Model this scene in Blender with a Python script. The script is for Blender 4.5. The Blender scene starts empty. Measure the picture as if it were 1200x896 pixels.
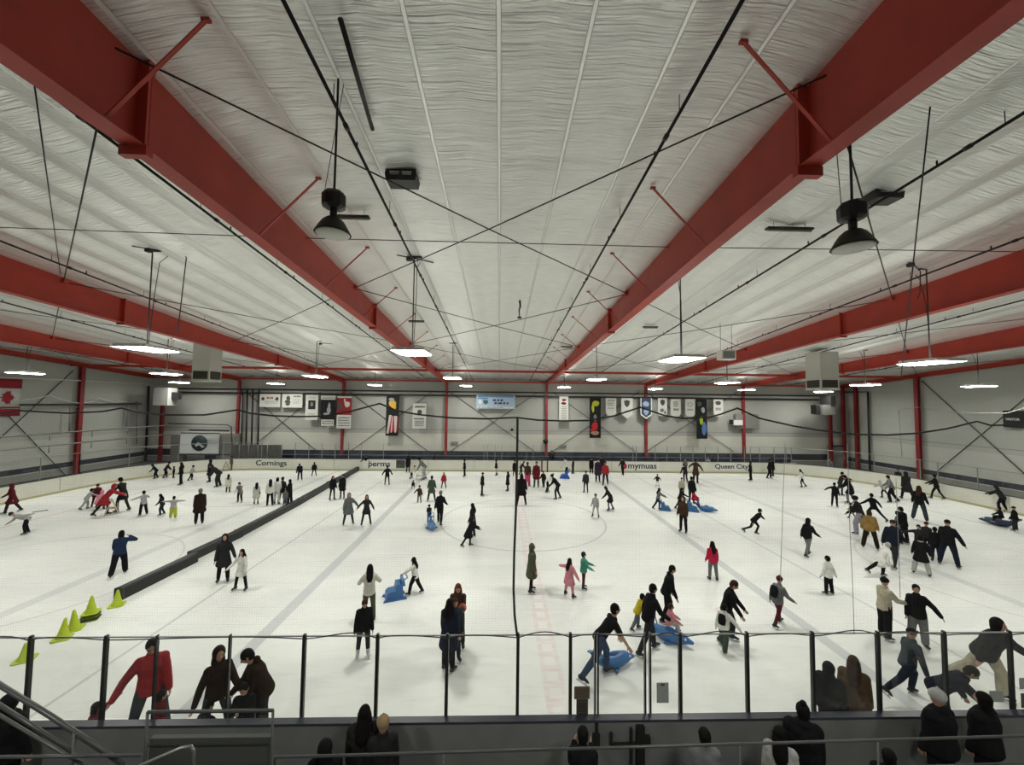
import bpy, math, random
from mathutils import Vector, Matrix
random.seed(7)
C = bpy.context.scene.collection
SC = bpy.context.scene
R_ = math.radians

# ---------------------------------------------------------------- camera (frame 1200 x 896)
FPX, YAW, PITCH, ROLL, EYE = 452.0, .0295, .0491, .0124, 6.7
_f = Vector((math.sin(YAW)*math.cos(PITCH), math.cos(YAW)*math.cos(PITCH), math.sin(PITCH)))
_r = Vector((math.cos(YAW), -math.sin(YAW), 0)); _u = _r.cross(_f)
CR = _r*math.cos(ROLL)+_u*math.sin(ROLL); CU = -_r*math.sin(ROLL)+_u*math.cos(ROLL)
CAM = Vector((0, 0, EYE))
cd = bpy.data.cameras.new('camera'); cam = bpy.data.objects.new('camera', cd); C.objects.link(cam)
cd.sensor_width = 36; cd.lens = FPX/1200*36; cd.clip_end = 300; cd.clip_start = .05
m = Matrix.Identity(4)
for i in range(3):
    m[i][0] = CR[i]; m[i][1] = CU[i]; m[i][2] = -_f[i]; m[i][3] = CAM[i]
cam.matrix_world = m
SC.camera = cam
LAMP_E, UP_E, EXPO = 70.0, 6.0, 0.0

def ray(x, y): return CR*((x-600)/FPX)-CU*((y-448)/FPX)+_f
def onZ(x, y, z=0.): d = ray(x, y); return CAM+d*((z-EYE)/d.z)
def onY(x, y, Y): d = ray(x, y); return CAM+d*(Y/d.y)
def onX(x, y, X): d = ray(x, y); return CAM+d*(X/d.x)
RZ0, RZS = 12.75, .085
def roofz(Y): return RZ0-RZS*Y if Y > 3 else RZ0-RZS*(6-Y)
def onRoof(x, y, drop=0.):
    d = ray(x, y); t = (RZ0-drop-EYE)/(d.z+RZS*d.y); return CAM+d*t

# ---------------------------------------------------------------- materials
MC = {}
def mat(name, col, rough=.7, metal=0., spec=.3, emit=None, estr=0., noise=0., nscale=8., bump=0., bscale=40.):
    if name in MC: return MC[name]
    M = bpy.data.materials.new(name); M.use_nodes = True; nt = M.node_tree; b = nt.nodes['Principled BSDF']
    b.inputs['Base Color'].default_value = (*col, 1); b.inputs['Roughness'].default_value = rough
    b.inputs['Metallic'].default_value = metal; b.inputs['Specular IOR Level'].default_value = spec
    if emit: b.inputs['Emission Color'].default_value = (*emit, 1); b.inputs['Emission Strength'].default_value = estr
    if noise or bump:
        tc = nt.nodes.new('ShaderNodeTexCoord')
    if noise:
        n = nt.nodes.new('ShaderNodeTexNoise'); n.inputs['Scale'].default_value = nscale; n.inputs['Detail'].default_value = 4
        nt.links.new(tc.outputs['Object'], n.inputs['Vector'])
        r = nt.nodes.new('ShaderNodeValToRGB')
        r.color_ramp.elements[0].position = .3; r.color_ramp.elements[1].position = .7
        r.color_ramp.elements[0].color = (*[c*(1-noise) for c in col], 1); r.color_ramp.elements[1].color = (*[min(1, c*(1+noise)) for c in col], 1)
        nt.links.new(n.outputs['Fac'], r.inputs['Fac']); nt.links.new(r.outputs['Color'], b.inputs['Base Color'])
    if bump:
        n2 = nt.nodes.new('ShaderNodeTexNoise'); n2.inputs['Scale'].default_value = bscale
        nt.links.new(tc.outputs['Object'], n2.inputs['Vector'])
        bp = nt.nodes.new('ShaderNodeBump'); bp.inputs['Strength'].default_value = bump; bp.inputs['Distance'].default_value = .02
        nt.links.new(n2.outputs['Fac'], bp.inputs['Height']); nt.links.new(bp.outputs['Normal'], b.inputs['Normal'])
    MC[name] = M; return M

class NT:
    """small node helper"""
    def __init__(s, name):
        s.m = bpy.data.materials.new(name); s.m.use_nodes = True; s.t = s.m.node_tree; s.b = s.t.nodes['Principled BSDF']
        s.tc = s.t.nodes.new('ShaderNodeTexCoord')
        s.sep = s.t.nodes.new('ShaderNodeSeparateXYZ'); s.t.links.new(s.tc.outputs['Object'], s.sep.inputs[0])
        s.X, s.Y, s.Z = s.sep.outputs[0], s.sep.outputs[1], s.sep.outputs[2]
    def put(s, sock, v):
        if hasattr(v, 'links'): s.t.links.new(v, sock)
        else: sock.default_value = v
    def op(s, o, a, b=0., c=0.):
        n = s.t.nodes.new('ShaderNodeMath'); n.operation = o
        s.put(n.inputs[0], a); s.put(n.inputs[1], b); s.put(n.inputs[2], c); return n.outputs[0]
    def mix(s, f, a, b):
        n = s.t.nodes.new('ShaderNodeMix'); n.data_type = 'RGBA'
        s.put(n.inputs[0], f)
        for k, v in ((6, a), (7, b)):
            if hasattr(v, 'links'): s.t.links.new(v, n.inputs[k])
            else: n.inputs[k].default_value = (*v, 1)
        return n.outputs[2]
    def vec(s, sx, sy, sz):
        n = s.t.nodes.new('ShaderNodeVectorMath'); n.operation = 'MULTIPLY'; s.t.links.new(s.tc.outputs['Object'], n.inputs[0])
        n.inputs[1].default_value = (sx, sy, sz); return n.outputs[0]
    def noise(s, vec, scale=1., detail=3., dist=0.):
        n = s.t.nodes.new('ShaderNodeTexNoise'); s.t.links.new(vec, n.inputs['Vector']); n.inputs['Scale'].default_value = scale
        n.inputs['Detail'].default_value = detail; n.inputs['Distortion'].default_value = dist; return n.outputs['Fac']
    def step(s, v, lo, hi):
        n = s.t.nodes.new('ShaderNodeMapRange'); s.put(n.inputs[0], v); n.inputs[1].default_value = lo; n.inputs[2].default_value = hi
        n.clamp = True; return n.outputs[0]
    def bump(s, h, strength, dist):
        n = s.t.nodes.new('ShaderNodeBump'); s.put(n.inputs['Height'], h); n.inputs['Strength'].default_value = strength
        n.inputs['Distance'].default_value = dist; s.t.links.new(n.outputs[0], s.b.inputs['Normal'])

# ---------------------------------------------------------------- mesh builder
class MB:
    def __init__(s): s.v = []; s.f = []; s.mi = []; s.sm = []
    def add(s, vs, fs, mi=0, smooth=False):
        o = len(s.v); s.v += [tuple(v) for v in vs]
        for f in fs: s.f.append([i+o for i in f]); s.mi.append(mi); s.sm.append(smooth)
        return s
    def box(s, c, size, rot=None, mi=0):
        c = Vector(c); hx, hy, hz = size[0]/2, size[1]/2, size[2]/2
        vs = [Vector((x, y, z)) for x in (-hx, hx) for y in (-hy, hy) for z in (-hz, hz)]
        if rot is not None: vs = [rot @ v for v in vs]
        return s.add([v+c for v in vs], [(0, 1, 3, 2), (4, 6, 7, 5), (0, 4, 5, 1), (2, 3, 7, 6), (0, 2, 6, 4), (1, 5, 7, 3)], mi)
    def bar(s, a, b, w, h, up=(0, 0, 1), mi=0):
        a, b = Vector(a), Vector(b); d = b-a
        if d.length < 1e-6: return s
        y = d.normalized(); up = Vector(up)
        if abs(y.dot(up)) > .98: up = Vector((1, 0, 0))
        x = y.cross(up).normalized(); z = x.cross(y)
        M = Matrix((x, y, z)).transposed()
        return s.box((a+b)/2, (w, d.length, h), M, mi)
    def tube(s, pts, r, n=8, mi=0, cap=True, smooth=True):
        pts = [Vector(p) for p in pts]; k = len(pts); rs = r if isinstance(r, (list, tuple)) else [r]*k
        vs = []; prev = None
        for i, p in enumerate(pts):
            d = (pts[min(i+1, k-1)]-pts[max(i-1, 0)])
            d = d.normalized() if d.length > 1e-9 else Vector((0, 0, 1))
            if prev is None:
                a = Vector((0, 0, 1)) if abs(d.z) < .9 else Vector((1, 0, 0)); x = d.cross(a).normalized()
            else:
                x = (prev-d*prev.dot(d)); x = x.normalized() if x.length > 1e-6 else d.orthogonal().normalized()
            prev = x; y = d.cross(x)
            for j in range(n):
                t = 2*math.pi*j/n; vs.append(p+(x*math.cos(t)+y*math.sin(t))*rs[i])
        fs = [(i*n+j, i*n+(j+1) % n, (i+1)*n+(j+1) % n, (i+1)*n+j) for i in range(k-1) for j in range(n)]
        if cap: fs += [tuple(range(n))[::-1], tuple((k-1)*n+j for j in range(n))]
        return s.add(vs, fs, mi, smooth)
    def loft(s, fr, n=14, mi=0, smooth=True):
        """fr: (centre, right, fwd, rx, ry); closed with rounded ends"""
        vs = []
        def ring(c, a, b, rx, ry):
            for j in range(n):
                t = 2*math.pi*j/n; vs.append(Vector(c)+Vector(a)*math.cos(t)*rx+Vector(b)*math.sin(t)*ry)
        ax0 = (Vector(fr[0][0])-Vector(fr[1][0])).normalized(); ax1 = (Vector(fr[-1][0])-Vector(fr[-2][0])).normalized()
        e = .45
        c, a, b, rx, ry = fr[0]; q = min(rx, ry)*e
        rings = [(Vector(c)+ax0*q, a, b, rx*.5, ry*.5), (Vector(c)+ax0*q*.6, a, b, rx*.85, ry*.85)]+list(fr)
        c, a, b, rx, ry = fr[-1]; q = min(rx, ry)*e
        rings += [(Vector(c)+ax1*q*.6, a, b, rx*.85, ry*.85), (Vector(c)+ax1*q, a, b, rx*.5, ry*.5)]
        for g in rings: ring(*g)
        k = len(rings)
        fs = [(i*n+j, i*n+(j+1) % n, (i+1)*n+(j+1) % n, (i+1)*n+j) for i in range(k-1) for j in range(n)]
        fs += [tuple(range(n))[::-1], tuple((k-1)*n+j for j in range(n))]
        return s.add(vs, fs, mi, smooth)
    def ell(s, c, r, n=12, m_=8, rot=None, mi=0):
        vs = [Vector((0, 0, -r[2]))]; c = Vector(c)
        for i in range(1, m_):
            p = math.pi*i/m_-math.pi/2
            for j in range(n):
                t = 2*math.pi*j/n; vs.append(Vector((r[0]*math.cos(p)*math.cos(t), r[1]*math.cos(p)*math.sin(t), r[2]*math.sin(p))))
        vs.append(Vector((0, 0, r[2])))
        if rot is not None: vs = [rot @ v for v in vs]
        fs = [(0, 1+(j+1) % n, 1+j) for j in range(n)]
        fs += [(1+i*n+j, 1+i*n+(j+1) % n, 1+(i+1)*n+(j+1) % n, 1+(i+1)*n+j) for i in range(m_-2) for j in range(n)]
        L = len(vs)-1; fs += [(L, L-n+j, L-n+(j+1) % n) for j in range(n)]
        return s.add([v+c for v in vs], fs, mi, True)
    def cap(s, a, b, ra, rb, n=10):
        """tapered capsule"""
        a, b = Vector(a), Vector(b); d = b-a; L = d.length
        if L < 1e-5: return s.ell(a, (ra, ra, ra), n, 6)
        d = d/L; P = []; Rr = []
        for t in (-80, -50, -20): P.append(a+d*ra*math.sin(R_(t))); Rr.append(ra*math.cos(R_(t)))
        P.append(a+d*L*.33); Rr.append(ra*.67+rb*.33); P.append(a+d*L*.67); Rr.append(ra*.33+rb*.67)
        for t in (20, 50, 80): P.append(b+d*rb*math.sin(R_(t))); Rr.append(rb*math.cos(R_(t)))
        return s.tube(P, Rr, n)
    def lathe(s, prof, c=(0, 0, 0), n=20, mi=0, smooth=True):
        c = Vector(c); k = len(prof); vs = [c+Vector((r*math.cos(2*math.pi*j/n), r*math.sin(2*math.pi*j/n), z)) for r, z in prof for j in range(n)]
        fs = [(i*n+j, i*n+(j+1) % n, (i+1)*n+(j+1) % n, (i+1)*n+j) for i in range(k-1) for j in range(n)]
        fs += [tuple(range(n))[::-1], tuple((k-1)*n+j for j in range(n))]
        return s.add(vs, fs, mi, smooth)
    def prism(s, poly, fn, t0, t1, mi=0):
        """poly (a,b) list extruded: fn(a,b,t)->point"""
        n = len(poly); vs = [fn(a, b, t0) for a, b in poly]+[fn(a, b, t1) for a, b in poly]
        fs = [tuple(range(n))[::-1], tuple(range(n, 2*n))]+[(i, (i+1) % n, n+(i+1) % n, n+i) for i in range(n)]
        return s.add(vs, fs, mi)
    def mesh(s, name, mats):
        me = bpy.data.meshes.new(name); me.from_pydata(s.v, [], s.f)
        for x in (mats if isinstance(mats, (list, tuple)) else [mats]): me.materials.append(x)
        me.polygons.foreach_set('material_index', s.mi); me.polygons.foreach_set('use_smooth', s.sm); me.update(); return me
    def build(s, name, mats, parent=None, loc=None):
        o = bpy.data.objects.new(name, s.mesh(name, mats)); C.objects.link(o)
        if parent is not None: o.parent = parent
        if loc is not None: o.location = loc
        return o

def tag(o, label=None, cat=None, group=None, kind=None):
    if label: o['label'] = label
    if cat: o['category'] = cat
    if group: o['group'] = group
    if kind: o['kind'] = kind
    return o
def empty(name, loc=(0, 0, 0), rz=0, **k):
    o = bpy.data.objects.new(name, None); o.empty_display_size = .2; C.objects.link(o); o.location = loc; o.rotation_euler = (0, 0, rz)
    return tag(o, **k)
def text(name, s, size, M, loc, rot, parent=None, align='CENTER', ext=.004, sx=1.):
    cu = bpy.data.curves.new(name, 'FONT'); cu.body = s; cu.size = size; cu.extrude = ext; cu.align_x = align; cu.align_y = 'CENTER'; cu.offset = size*.018
    cu.materials.append(M); o = bpy.data.objects.new(name, cu); C.objects.link(o)
    o.location = loc; o.rotation_euler = rot; o.scale = (sx, 1, 1)
    dgt = bpy.context.evaluated_depsgraph_get(); me = bpy.data.meshes.new_from_object(o.evaluated_get(dgt), depsgraph=dgt)
    bpy.data.objects.remove(o); o = bpy.data.objects.new(name, me); C.objects.link(o); o.location = loc; o.rotation_euler = rot; o.scale = (sx, 1, 1)
    if parent is not None: o.parent = parent
    return o

# ---------------------------------------------------------------- palette
red = mat('red_steel_paint', (.36, .032, .018), .5, spec=.4, noise=.12, nscale=1.5)
redcol = mat('red_column_paint', (.24, .022, .024), .5, spec=.4, noise=.1, nscale=2)
blk = mat('black_steel', (.012, .012, .012), .45, .0, .4)
cable = mat('dark_cable', (.035, .035, .032), .6)
galv = mat('galvanised_steel', (.3, .31, .29), .45, .6)
alu = mat('aluminium', (.5, .5, .48), .35, .7)
dgrey = mat('dark_grey_metal', (.05, .052, .05), .5, .2)
greyrail = mat('grey_painted_rail', (.07, .073, .07), .4, .3)
white = mat('white_enamel', (.72, .72, .68), .5)
concrete = mat('concrete_floor', (.16, .16, .15), .85, noise=.15, nscale=2)
rubber = mat('black_rubber_floor', (.02, .02, .02), .9, noise=.2, nscale=10)

# ice
n = NT('ice_surface')
XC, DC = 1.37, 22.2
nz1 = n.noise(n.vec(.25, .6, 1), 1.0, 5, .6)
nz2 = n.noise(n.vec(.9, 4.5, 1), 1.6, 6, 1.2)
nz3 = n.noise(n.vec(6, 22, 1), 1.5, 4, .3)
base = n.mix(n.step(nz1, .35, .7), (.80, .815, .775), (.70, .72, .69))
base = n.mix(n.op('MULTIPLY', n.step(nz2, .52, .72), .22), base, (.52, .545, .53))
base = n.mix(n.op('MULTIPLY', n.step(nz3, .6, .8), .18), base, (.5, .52, .5))
dx = n.op('ABSOLUTE', n.op('SUBTRACT', n.X, XC)); sgn = n.op('SUBTRACT', n.X, XC)
fade = n.step(nz2, .25, .6)
def line(off, w, col, amt):
    global base
    k = n.op('ABSOLUTE', n.op('SUBTRACT', dx, off))
    msk = n.op('MULTIPLY', n.op('SUBTRACT', 1., n.step(k, w/2, w/2+.04)), amt)
    base = n.mix(msk, base, col)
line(8.0, .34, (.38, .40, .43), .55); line(16.5, .4, (.45, .46, .48), .4); line(11.1, .05, (.4, .41, .42), .6); line(26.5, .06, (.45, .25, .25), .6)
def circ(cx, cy, r, w, col, amt):
    global base
    a = n.op('SUBTRACT', n.X, cx); b = n.op('SUBTRACT', n.Y, cy)
    d = n.op('SQRT', n.op('ADD', n.op('MULTIPLY', a, a), n.op('MULTIPLY', b, b)))
    k = n.op('ABSOLUTE', n.op('SUBTRACT', d, r))
    base = n.mix(n.op('MULTIPLY', n.op('SUBTRACT', 1., n.step(k, w/2, w/2+.03)), amt), base, col)
circ(XC, DC, 4.57, .07, (.42, .44, .47), .6)
for cx in (-19, 19):
    for cy in (-7, 7): circ(XC+cx, DC+cy, 4.57, .06, (.5, .42, .42), .45)
circ(XC+6.0, 12.6, .02, .55, (.68, .5, .48), .5); circ(XC-6.2, DC+7, .02, .5, (.6, .3, .3), .4)
# chequered centre line: pale red with white squares
k = n.op('ABSOLUTE', sgn); inl = n.op('SUBTRACT', 1., n.step(k, .24, .28))
sq = n.op('FRACT', n.op('DIVIDE', n.Y, .55)); wsq = n.op('MULTIPLY', n.op('GREATER_THAN', sq, .42), n.op('SUBTRACT', 1., n.step(k, .12, .15)))
base = n.mix(n.op('MULTIPLY', n.op('MULTIPLY', inl, fade), .5), base, (.72, .53, .52)); base = n.mix(n.op('MULTIPLY', n.op('MULTIPLY', wsq, inl), .7), base, (.8, .8, .78))
n.t.links.new(base, n.b.inputs['Base Color']); n.b.inputs['Roughness'].default_value = .42; n.b.inputs['Specular IOR Level'].default_value = .25
n.bump(nz2, .15, .01)
ICE = n.m

# ceiling blanket: faced insulation, wrinkled across
n = NT('ceiling_vinyl_blanket')
w = n.noise(n.vec(.55, 17, 1), 1.35, 3, .3)
w2 = n.noise(n.vec(2.2, 2.2, 2.2), 1.0, 3, 0)
cb = n.mix(n.step(w2, .3, .7), (.93, .935, .90), (.88, .885, .85))
ph = n.op('FRACT', n.op('ADD', n.op('DIVIDE', n.op('ADD', n.X, .1), 1.36), 100.5))
tape = n.op('SUBTRACT', 1., n.step(n.op('ABSOLUTE', n.op('SUBTRACT', ph, .5)), .022, .03))
cb = n.mix(n.op('MULTIPLY', tape, .8), cb, (.74, .74, .71))
n.t.links.new(cb, n.b.inputs['Base Color']); n.b.inputs['Roughness'].default_value = .42; n.b.inputs['Metallic'].default_value = .7
hgt = n.op('MULTIPLY', w, n.op('SUBTRACT', 1., tape))
n.bump(hgt, 1.0, .075)
CEIL = n.m

# metal siding upper, painted block lower (procedural by height)
def wallmat(name, axis, up, low, navy=True):
    n = NT(name)
    A = n.X if axis == 'x' else n.Y
    fr = n.op('FRACT', n.op('DIVIDE', A, .30)); rib = n.step(n.op('ABSOLUTE', n.op('SUBTRACT', fr, .5)), .36, .46)
    nz = n.noise(n.vec(.4, .4, .8), 1.2, 3)
    upc = n.mix(n.step(nz, .3, .7), up, tuple(c*.93 for c in up))
    zz = n.Z; isup = n.op('GREATER_THAN', zz, 3.15)
    colr = n.mix(isup, n.mix(n.step(nz, .35, .65), low, tuple(c*.95 for c in low)), upc)
    if navy:
        band = n.op('MULTIPLY', n.op('GREATER_THAN', zz, .62), n.op('LESS_THAN', zz, 1.3 if axis == 'x' else 1.05))
        colr = n.mix(band, colr, (.024, .028, .042)); colr = n.mix(n.op('LESS_THAN', zz, .55), colr, (.25, .25, .23))
    ledge = n.op('SUBTRACT', 1., n.step(n.op('ABSOLUTE', n.op('SUBTRACT', zz, 3.55)), .03, .05))
    colr = n.mix(n.op('MULTIPLY', ledge, .5), colr, (.15, .15, .14))
    n.t.links.new(colr, n.b.inputs['Base Color']); n.b.inputs['Roughness'].default_value = .6
    n.bump(n.op('MULTIPLY', rib, isup), .25, .01)
    return n.m
WALLF = wallmat('siding_far', 'x', (.39, .395, .36), (.58, .58, .51))
WALLS = wallmat('siding_side', 'y', (.42, .43, .39), (.50, .51, .46))

def glassmat(name, tint, amt, rough=.03, gloss=.01):
    M = bpy.data.materials.new(name); M.use_nodes = True; t = M.node_tree; t.nodes.clear()
    o = t.nodes.new('ShaderNodeOutputMaterial'); tr = t.nodes.new('ShaderNodeBsdfTransparent'); tr.inputs[0].default_value = (*tint, 1)
    gl = t.nodes.new('ShaderNodeBsdfGlossy'); gl.inputs['Roughness'].default_value = rough
    df = t.nodes.new('ShaderNodeBsdfDiffuse'); df.inputs[0].default_value = (.7, .72, .7, 1)
    m1 = t.nodes.new('ShaderNodeMixShader'); m2 = t.nodes.new('ShaderNodeMixShader')
    lw = t.nodes.new('ShaderNodeLayerWeight'); lw.inputs[0].default_value = .25
    mu = t.nodes.new('ShaderNodeMath'); mu.operation = 'MULTIPLY_ADD'; mu.inputs[1].default_value = .14; mu.inputs[2].default_value = gloss
    t.links.new(lw.outputs['Fresnel'], mu.inputs[0]); t.links.new(mu.outputs[0], m1.inputs[0])
    t.links.new(tr.outputs[0], m1.inputs[1]); t.links.new(gl.outputs[0], m1.inputs[2])
    m2.inputs[0].default_value = amt; t.links.new(m1.outputs[0], m2.inputs[1]); t.links.new(df.outputs[0], m2.inputs[2])
    t.links.new(m2.outputs[0], o.inputs[0]); return M
GLASS = glassmat('rink_glass', (.985, .99, .987), .004)
def netmat(name, col, cell, cord, ax):
    n = NT(name); n.t.nodes.remove(n.b); o = [q for q in n.t.nodes if q.type == 'OUTPUT_MATERIAL'][0]
    tr = n.t.nodes.new('ShaderNodeBsdfTransparent'); df = n.t.nodes.new('ShaderNodeBsdfDiffuse'); df.inputs[0].default_value = (*col, 1)
    A = n.X if ax == 'x' else n.Y
    a = n.op('LESS_THAN', n.op('FRACT', n.op('DIVIDE', n.op('ADD', A, 100), cell)), cord/cell)
    b = n.op('LESS_THAN', n.op('FRACT', n.op('DIVIDE', n.Z, cell)), cord/cell)
    mx = n.t.nodes.new('ShaderNodeMixShader'); n.t.links.new(n.op('MAXIMUM', a, b), mx.inputs[0])
    n.t.links.new(tr.outputs[0], mx.inputs[1]); n.t.links.new(df.outputs[0], mx.inputs[2]); n.t.links.new(mx.outputs[0], o.inputs[0]); return n.m
NET = netmat('black_net_cord', (.06, .06, .06), .042, .0007, 'x')
NETS = netmat('white_net_cord', (.5, .5, .48), .06, .0024, 'y')

# ================================================================ the building
WL, WR, WF = -37.0, 38.4, 42.0
WB = -5.0
FR = [-27.6, -16.7, -5.75, 5.0, 15.85, 26.65]      # roof frames
def quadobj(name, vs, M, kind='structure'):
    b = MB(); b.add(vs, [tuple(range(len(vs)))]); return tag(b.build(name, M), kind=kind)
# side walls and far wall (solid, thin boxes)
b = MB(); b.box(((WL+WR)/2, WF+.1, 5), (WR-WL+.4, .2, 10)); tag(b.build('wall_far', WALLF), kind='structure')
def sidewall(name, X, s):
    b = MB(); prof = [(WB, 0), (WF, 0), (WF, roofz(WF)+.1), (3, roofz(3)+.1), (WB, roofz(WB)+.1)]
    b.prism(prof, lambda a, z, t: (t, a, z), X, X+s*.2); return tag(b.build(name, WALLS), kind='structure')
sidewall('wall_left', WL, -1); sidewall('wall_right', WR, 1)
b = MB(); b.box(((WL+WR)/2, WB-.1, 6.3), (WR-WL+.4, .2, 12.8)); tag(b.build('wall_back', mat('back_wall_grey', (.18, .18, .17), .8)), kind='structure')
b = MB(); b.box(((WL+WR)/2, (WF-1.0)/2, -.16), (WR-WL, WF+1.0, .2)); tag(b.build('floor', concrete), kind='structure')
# upper viewing deck behind and below the camera
b = MB(); b.box(((WL+WR)/2, -2.8, 4.6), (WR-WL, 4.4, .3)); b.box(((WL+WR)/2, -.75, 2.2), (WR-WL, .2, 4.5)); tag(b.build('floor_viewing_deck', mat('deck_concrete', (.1, .1, .1), .9)), kind='structure')
# ceiling blanket: one surface, sagging between seams and tucked at the frames
xs = []; x = WL
while x < WR: xs.append(x); x += .17
xs.append(WR)
def sag(x):
    ph = ((x+.1)/1.36+.5) % 1.0; s = -(.05 if -5 < x < 4.4 else .15)*math.sin(math.pi*ph)
    for fx in FR:
        d = abs(x-fx)
        if d < 1.40: s = -.30*(1-d/1.40)**1.5 + s*.3*(d/1.40)
    return s
vs = []; fs = []; ys = [WB, 3.0, 12., 22., 32., WF]
for y in ys:
    for x in xs: vs.append((x, y, roofz(y)+sag(x)))
N = len(xs)
for i in range(len(ys)-1):
    for j in range(N-1): fs.append((i*N+j, (i+1)*N+j, (i+1)*N+j+1, i*N+j+1))
b = MB(); b.add(vs, fs, 0, True); tag(b.build('ceiling', CEIL), kind='structure')

# ---- roof frames
def zb(Y): return 10.95-.058*Y
NODES = [5.6, 15.0, 24.4, 34.0]
BR = [5.5, 9.0, 12.4, 15.85, 19.3, 22.75, 26.2, 29.6, 33.0, 36.5]
order = ['second from the left wall', 'third from the left wall', 'just left of the middle, running over the camera', 'just right of the middle, its splice above the right bell lamp', 'third from the right wall', 'second from the right wall']
order = ['beside the left heater box, nearest to the left wall', 'between the left bell lamp bay and the left heater box', 'on the left of the middle bay, with the left bell lamp beside it', 'on the right of the middle bay, above the right bell lamp', 'just left of the right heater box', 'just right of the right heater box']
for k, X in enumerate(FR):
    e = empty('roof_frame', (X, 0, 0), label='red steel roof beam '+order[k], cat='roof beam', group='red roof frames')
    b = MB(); y0 = -4.5; L = []
    ys = [y0, 6.0, 41.8]
    # web and flanges
    prof = [(y0, roofz(y0)-.05), (3, roofz(3)-.05), (41.8, roofz(41.8)-.05), (41.8, zb(41.8)), (6, zb(6)), (y0, zb(6))]
    b.prism(prof, lambda a, z, t: (t, a, z), -.012, .012)
    b.bar((0, 6, zb(6)), (0, 41.8, zb(41.8)), .34, .03, up=(0, 0, 1)); b.bar((0, y0, zb(6)), (0, 6, zb(6)), .34, .03)
    b.build('beam', red, e)
    b = MB(); b.box((0, 5.99, (zb(6)+roofz(6))/2-.08), (.36, .05, roofz(6)-zb(6)-.05)); b.box((0, 6.05, (zb(6)+roofz(6))/2-.08), (.36, .05, roofz(6)-zb(6)-.05))
    b.box((0, 6.02, zb(6)-.08), (.42, .12, .16)); b.build('splice_plate', red, e)
    for y in (17.3, 29.2):
        b = MB(); b.box((0, y, (zb(y)+roofz(y))/2-.05), (.30, .035, roofz(y)-zb(y)-.2)); b.box((0, y, zb(y)-.05), (.32, .09, .08)); b.build('stiffener', red, e)
    for y in BR:
        for s in ((1, -1) if 0 < k < 5 else ((1,) if k == 0 else (-1,))):
            if k not in (2, 3) or (k == 2 and s < 0) or (k == 3 and s > 0): continue
            b = MB(); zt = roofz(y)-.08; b.bar((s*.05, y, zb(y)+.05), (s*1.38, y, zt), .055, .02); b.box((s*1.38, y, zt), (.12, .06, .05)); b.build('flange_brace', red, e)
    for y in NODES[1:]:
        b = MB(); b.box((0, y, roofz(y)-.42), (.22, .2, .16)); b.build('rod_bracket', red, e)
    b = MB(); zc = zb(41.8)
    b.box((0, 41.72, zc/2), (.26, .02, zc)); b.box((0, 41.5, zc/2), (.26, .02, zc)); b.box((0, 41.61, zc/2), (.02, .22, zc)); b.build('column', redcol, e)
# side wall columns and rafters
def ibeam_col(X, Y, z, lab, w=.3):
    b = MB(); b.box((0, 0, z/2), (.02, w, z)); b.box((-.11, 0, z/2), (.02, w, z)) ; b.box((.11, 0, z/2), (.02, w, z)); b.box((0, 0, z/2), (.22, .02, z))
    return tag(b.build('wall_column', redcol, loc=(X, Y, 0)), lab, 'column', 'red columns along the walls')
ibeam_col(-36.7, 34.9, roofz(34.9)-.45, 'red steel column standing on the left wall behind the boards', .34)
ibeam_col(38.1, 34.2, roofz(34.2)-.45, 'red steel column standing on the right wall, the nearest there', .34)
ibeam_col(38.1, 40.3, roofz(40.3)-.5, 'red steel column near the right corner, beside the black drain pipe')
ibeam_col(37.6, 41.3, roofz(41.3)-.5, 'red steel column near the right corner, on the heater side of its pair')
ibeam_col(-35.2, 41.4, 7.4, 'red steel column under the white duct in the left corner')
ibeam_col(36.2, 41.4, 7.2, 'red steel column under the grey box in the right corner')
for X, nm in ((-36.75, 'left'), (38.15, 'right')):
    b = MB(); a = (0, 3, roofz(3)-.3); c = (0, 41.8, roofz(41.8)-.3)
    b.bar(a, c, .02, .42); b.bar((0, 3, roofz(3)-.52), (0, 41.8, roofz(41.8)-.52), .26, .03)
    tag(b.build('end_rafter', red, loc=(X, 0, 0)), 'red steel rafter sloping along the top of the %s wall' % nm, 'roof beam')
# eave strut and purlin strut
b = MB(); zz = roofz(34)-.52; b.bar((WL+.3, 34, zz), (WR-.3, 34, zz), .18, .2, up=(0, 0, 1)); tag(b.build('strut_beam', red), 'long red strut crossing under the ceiling short of the far wall', 'strut')
b = MB(); b.bar((WL+.3, 41.7, 8.78), (WR-.3, 41.7, 8.78), .18, .16); tag(b.build('eave_strut', red), 'long red eave strut where the ceiling meets the far wall', 'strut')
# bracing rods
allx = [WL+.4]+FR+[WR-.4]
bayname = ['far left bay', 'second bay from the left', 'bay left of the middle', 'middle bay', 'bay right of the middle', 'second bay from the right', 'far right bay']
nn = ['nearest', 'second', 'third']
for i in range(7):
    for j in range(3):
        xa, xb = allx[i], allx[i+1]; ya, yb = NODES[j], NODES[j+1]
        for d in (0, 1):
            if j == 0 and (i, d) in ((2, 1), (4, 0)): continue
            p = Vector((xa, ya if d else yb, 0)); q = Vector((xb, yb if d else ya, 0))
            p.z = roofz(p.y)-.45; q.z = roofz(q.y)-.45
            b = MB(); mid = (p+q)/2-Vector((0, 0, .05)); b.tube([p, mid, q], .016, 6)
            o = b.build('bracing_rod', cable)
            tag(o, 'thin roof bracing rod in the %s, %s crossing, %s' % (bayname[i], nn[j], 'leaning left' if d else 'leaning right'), 'rod', 'roof bracing rods')
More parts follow.
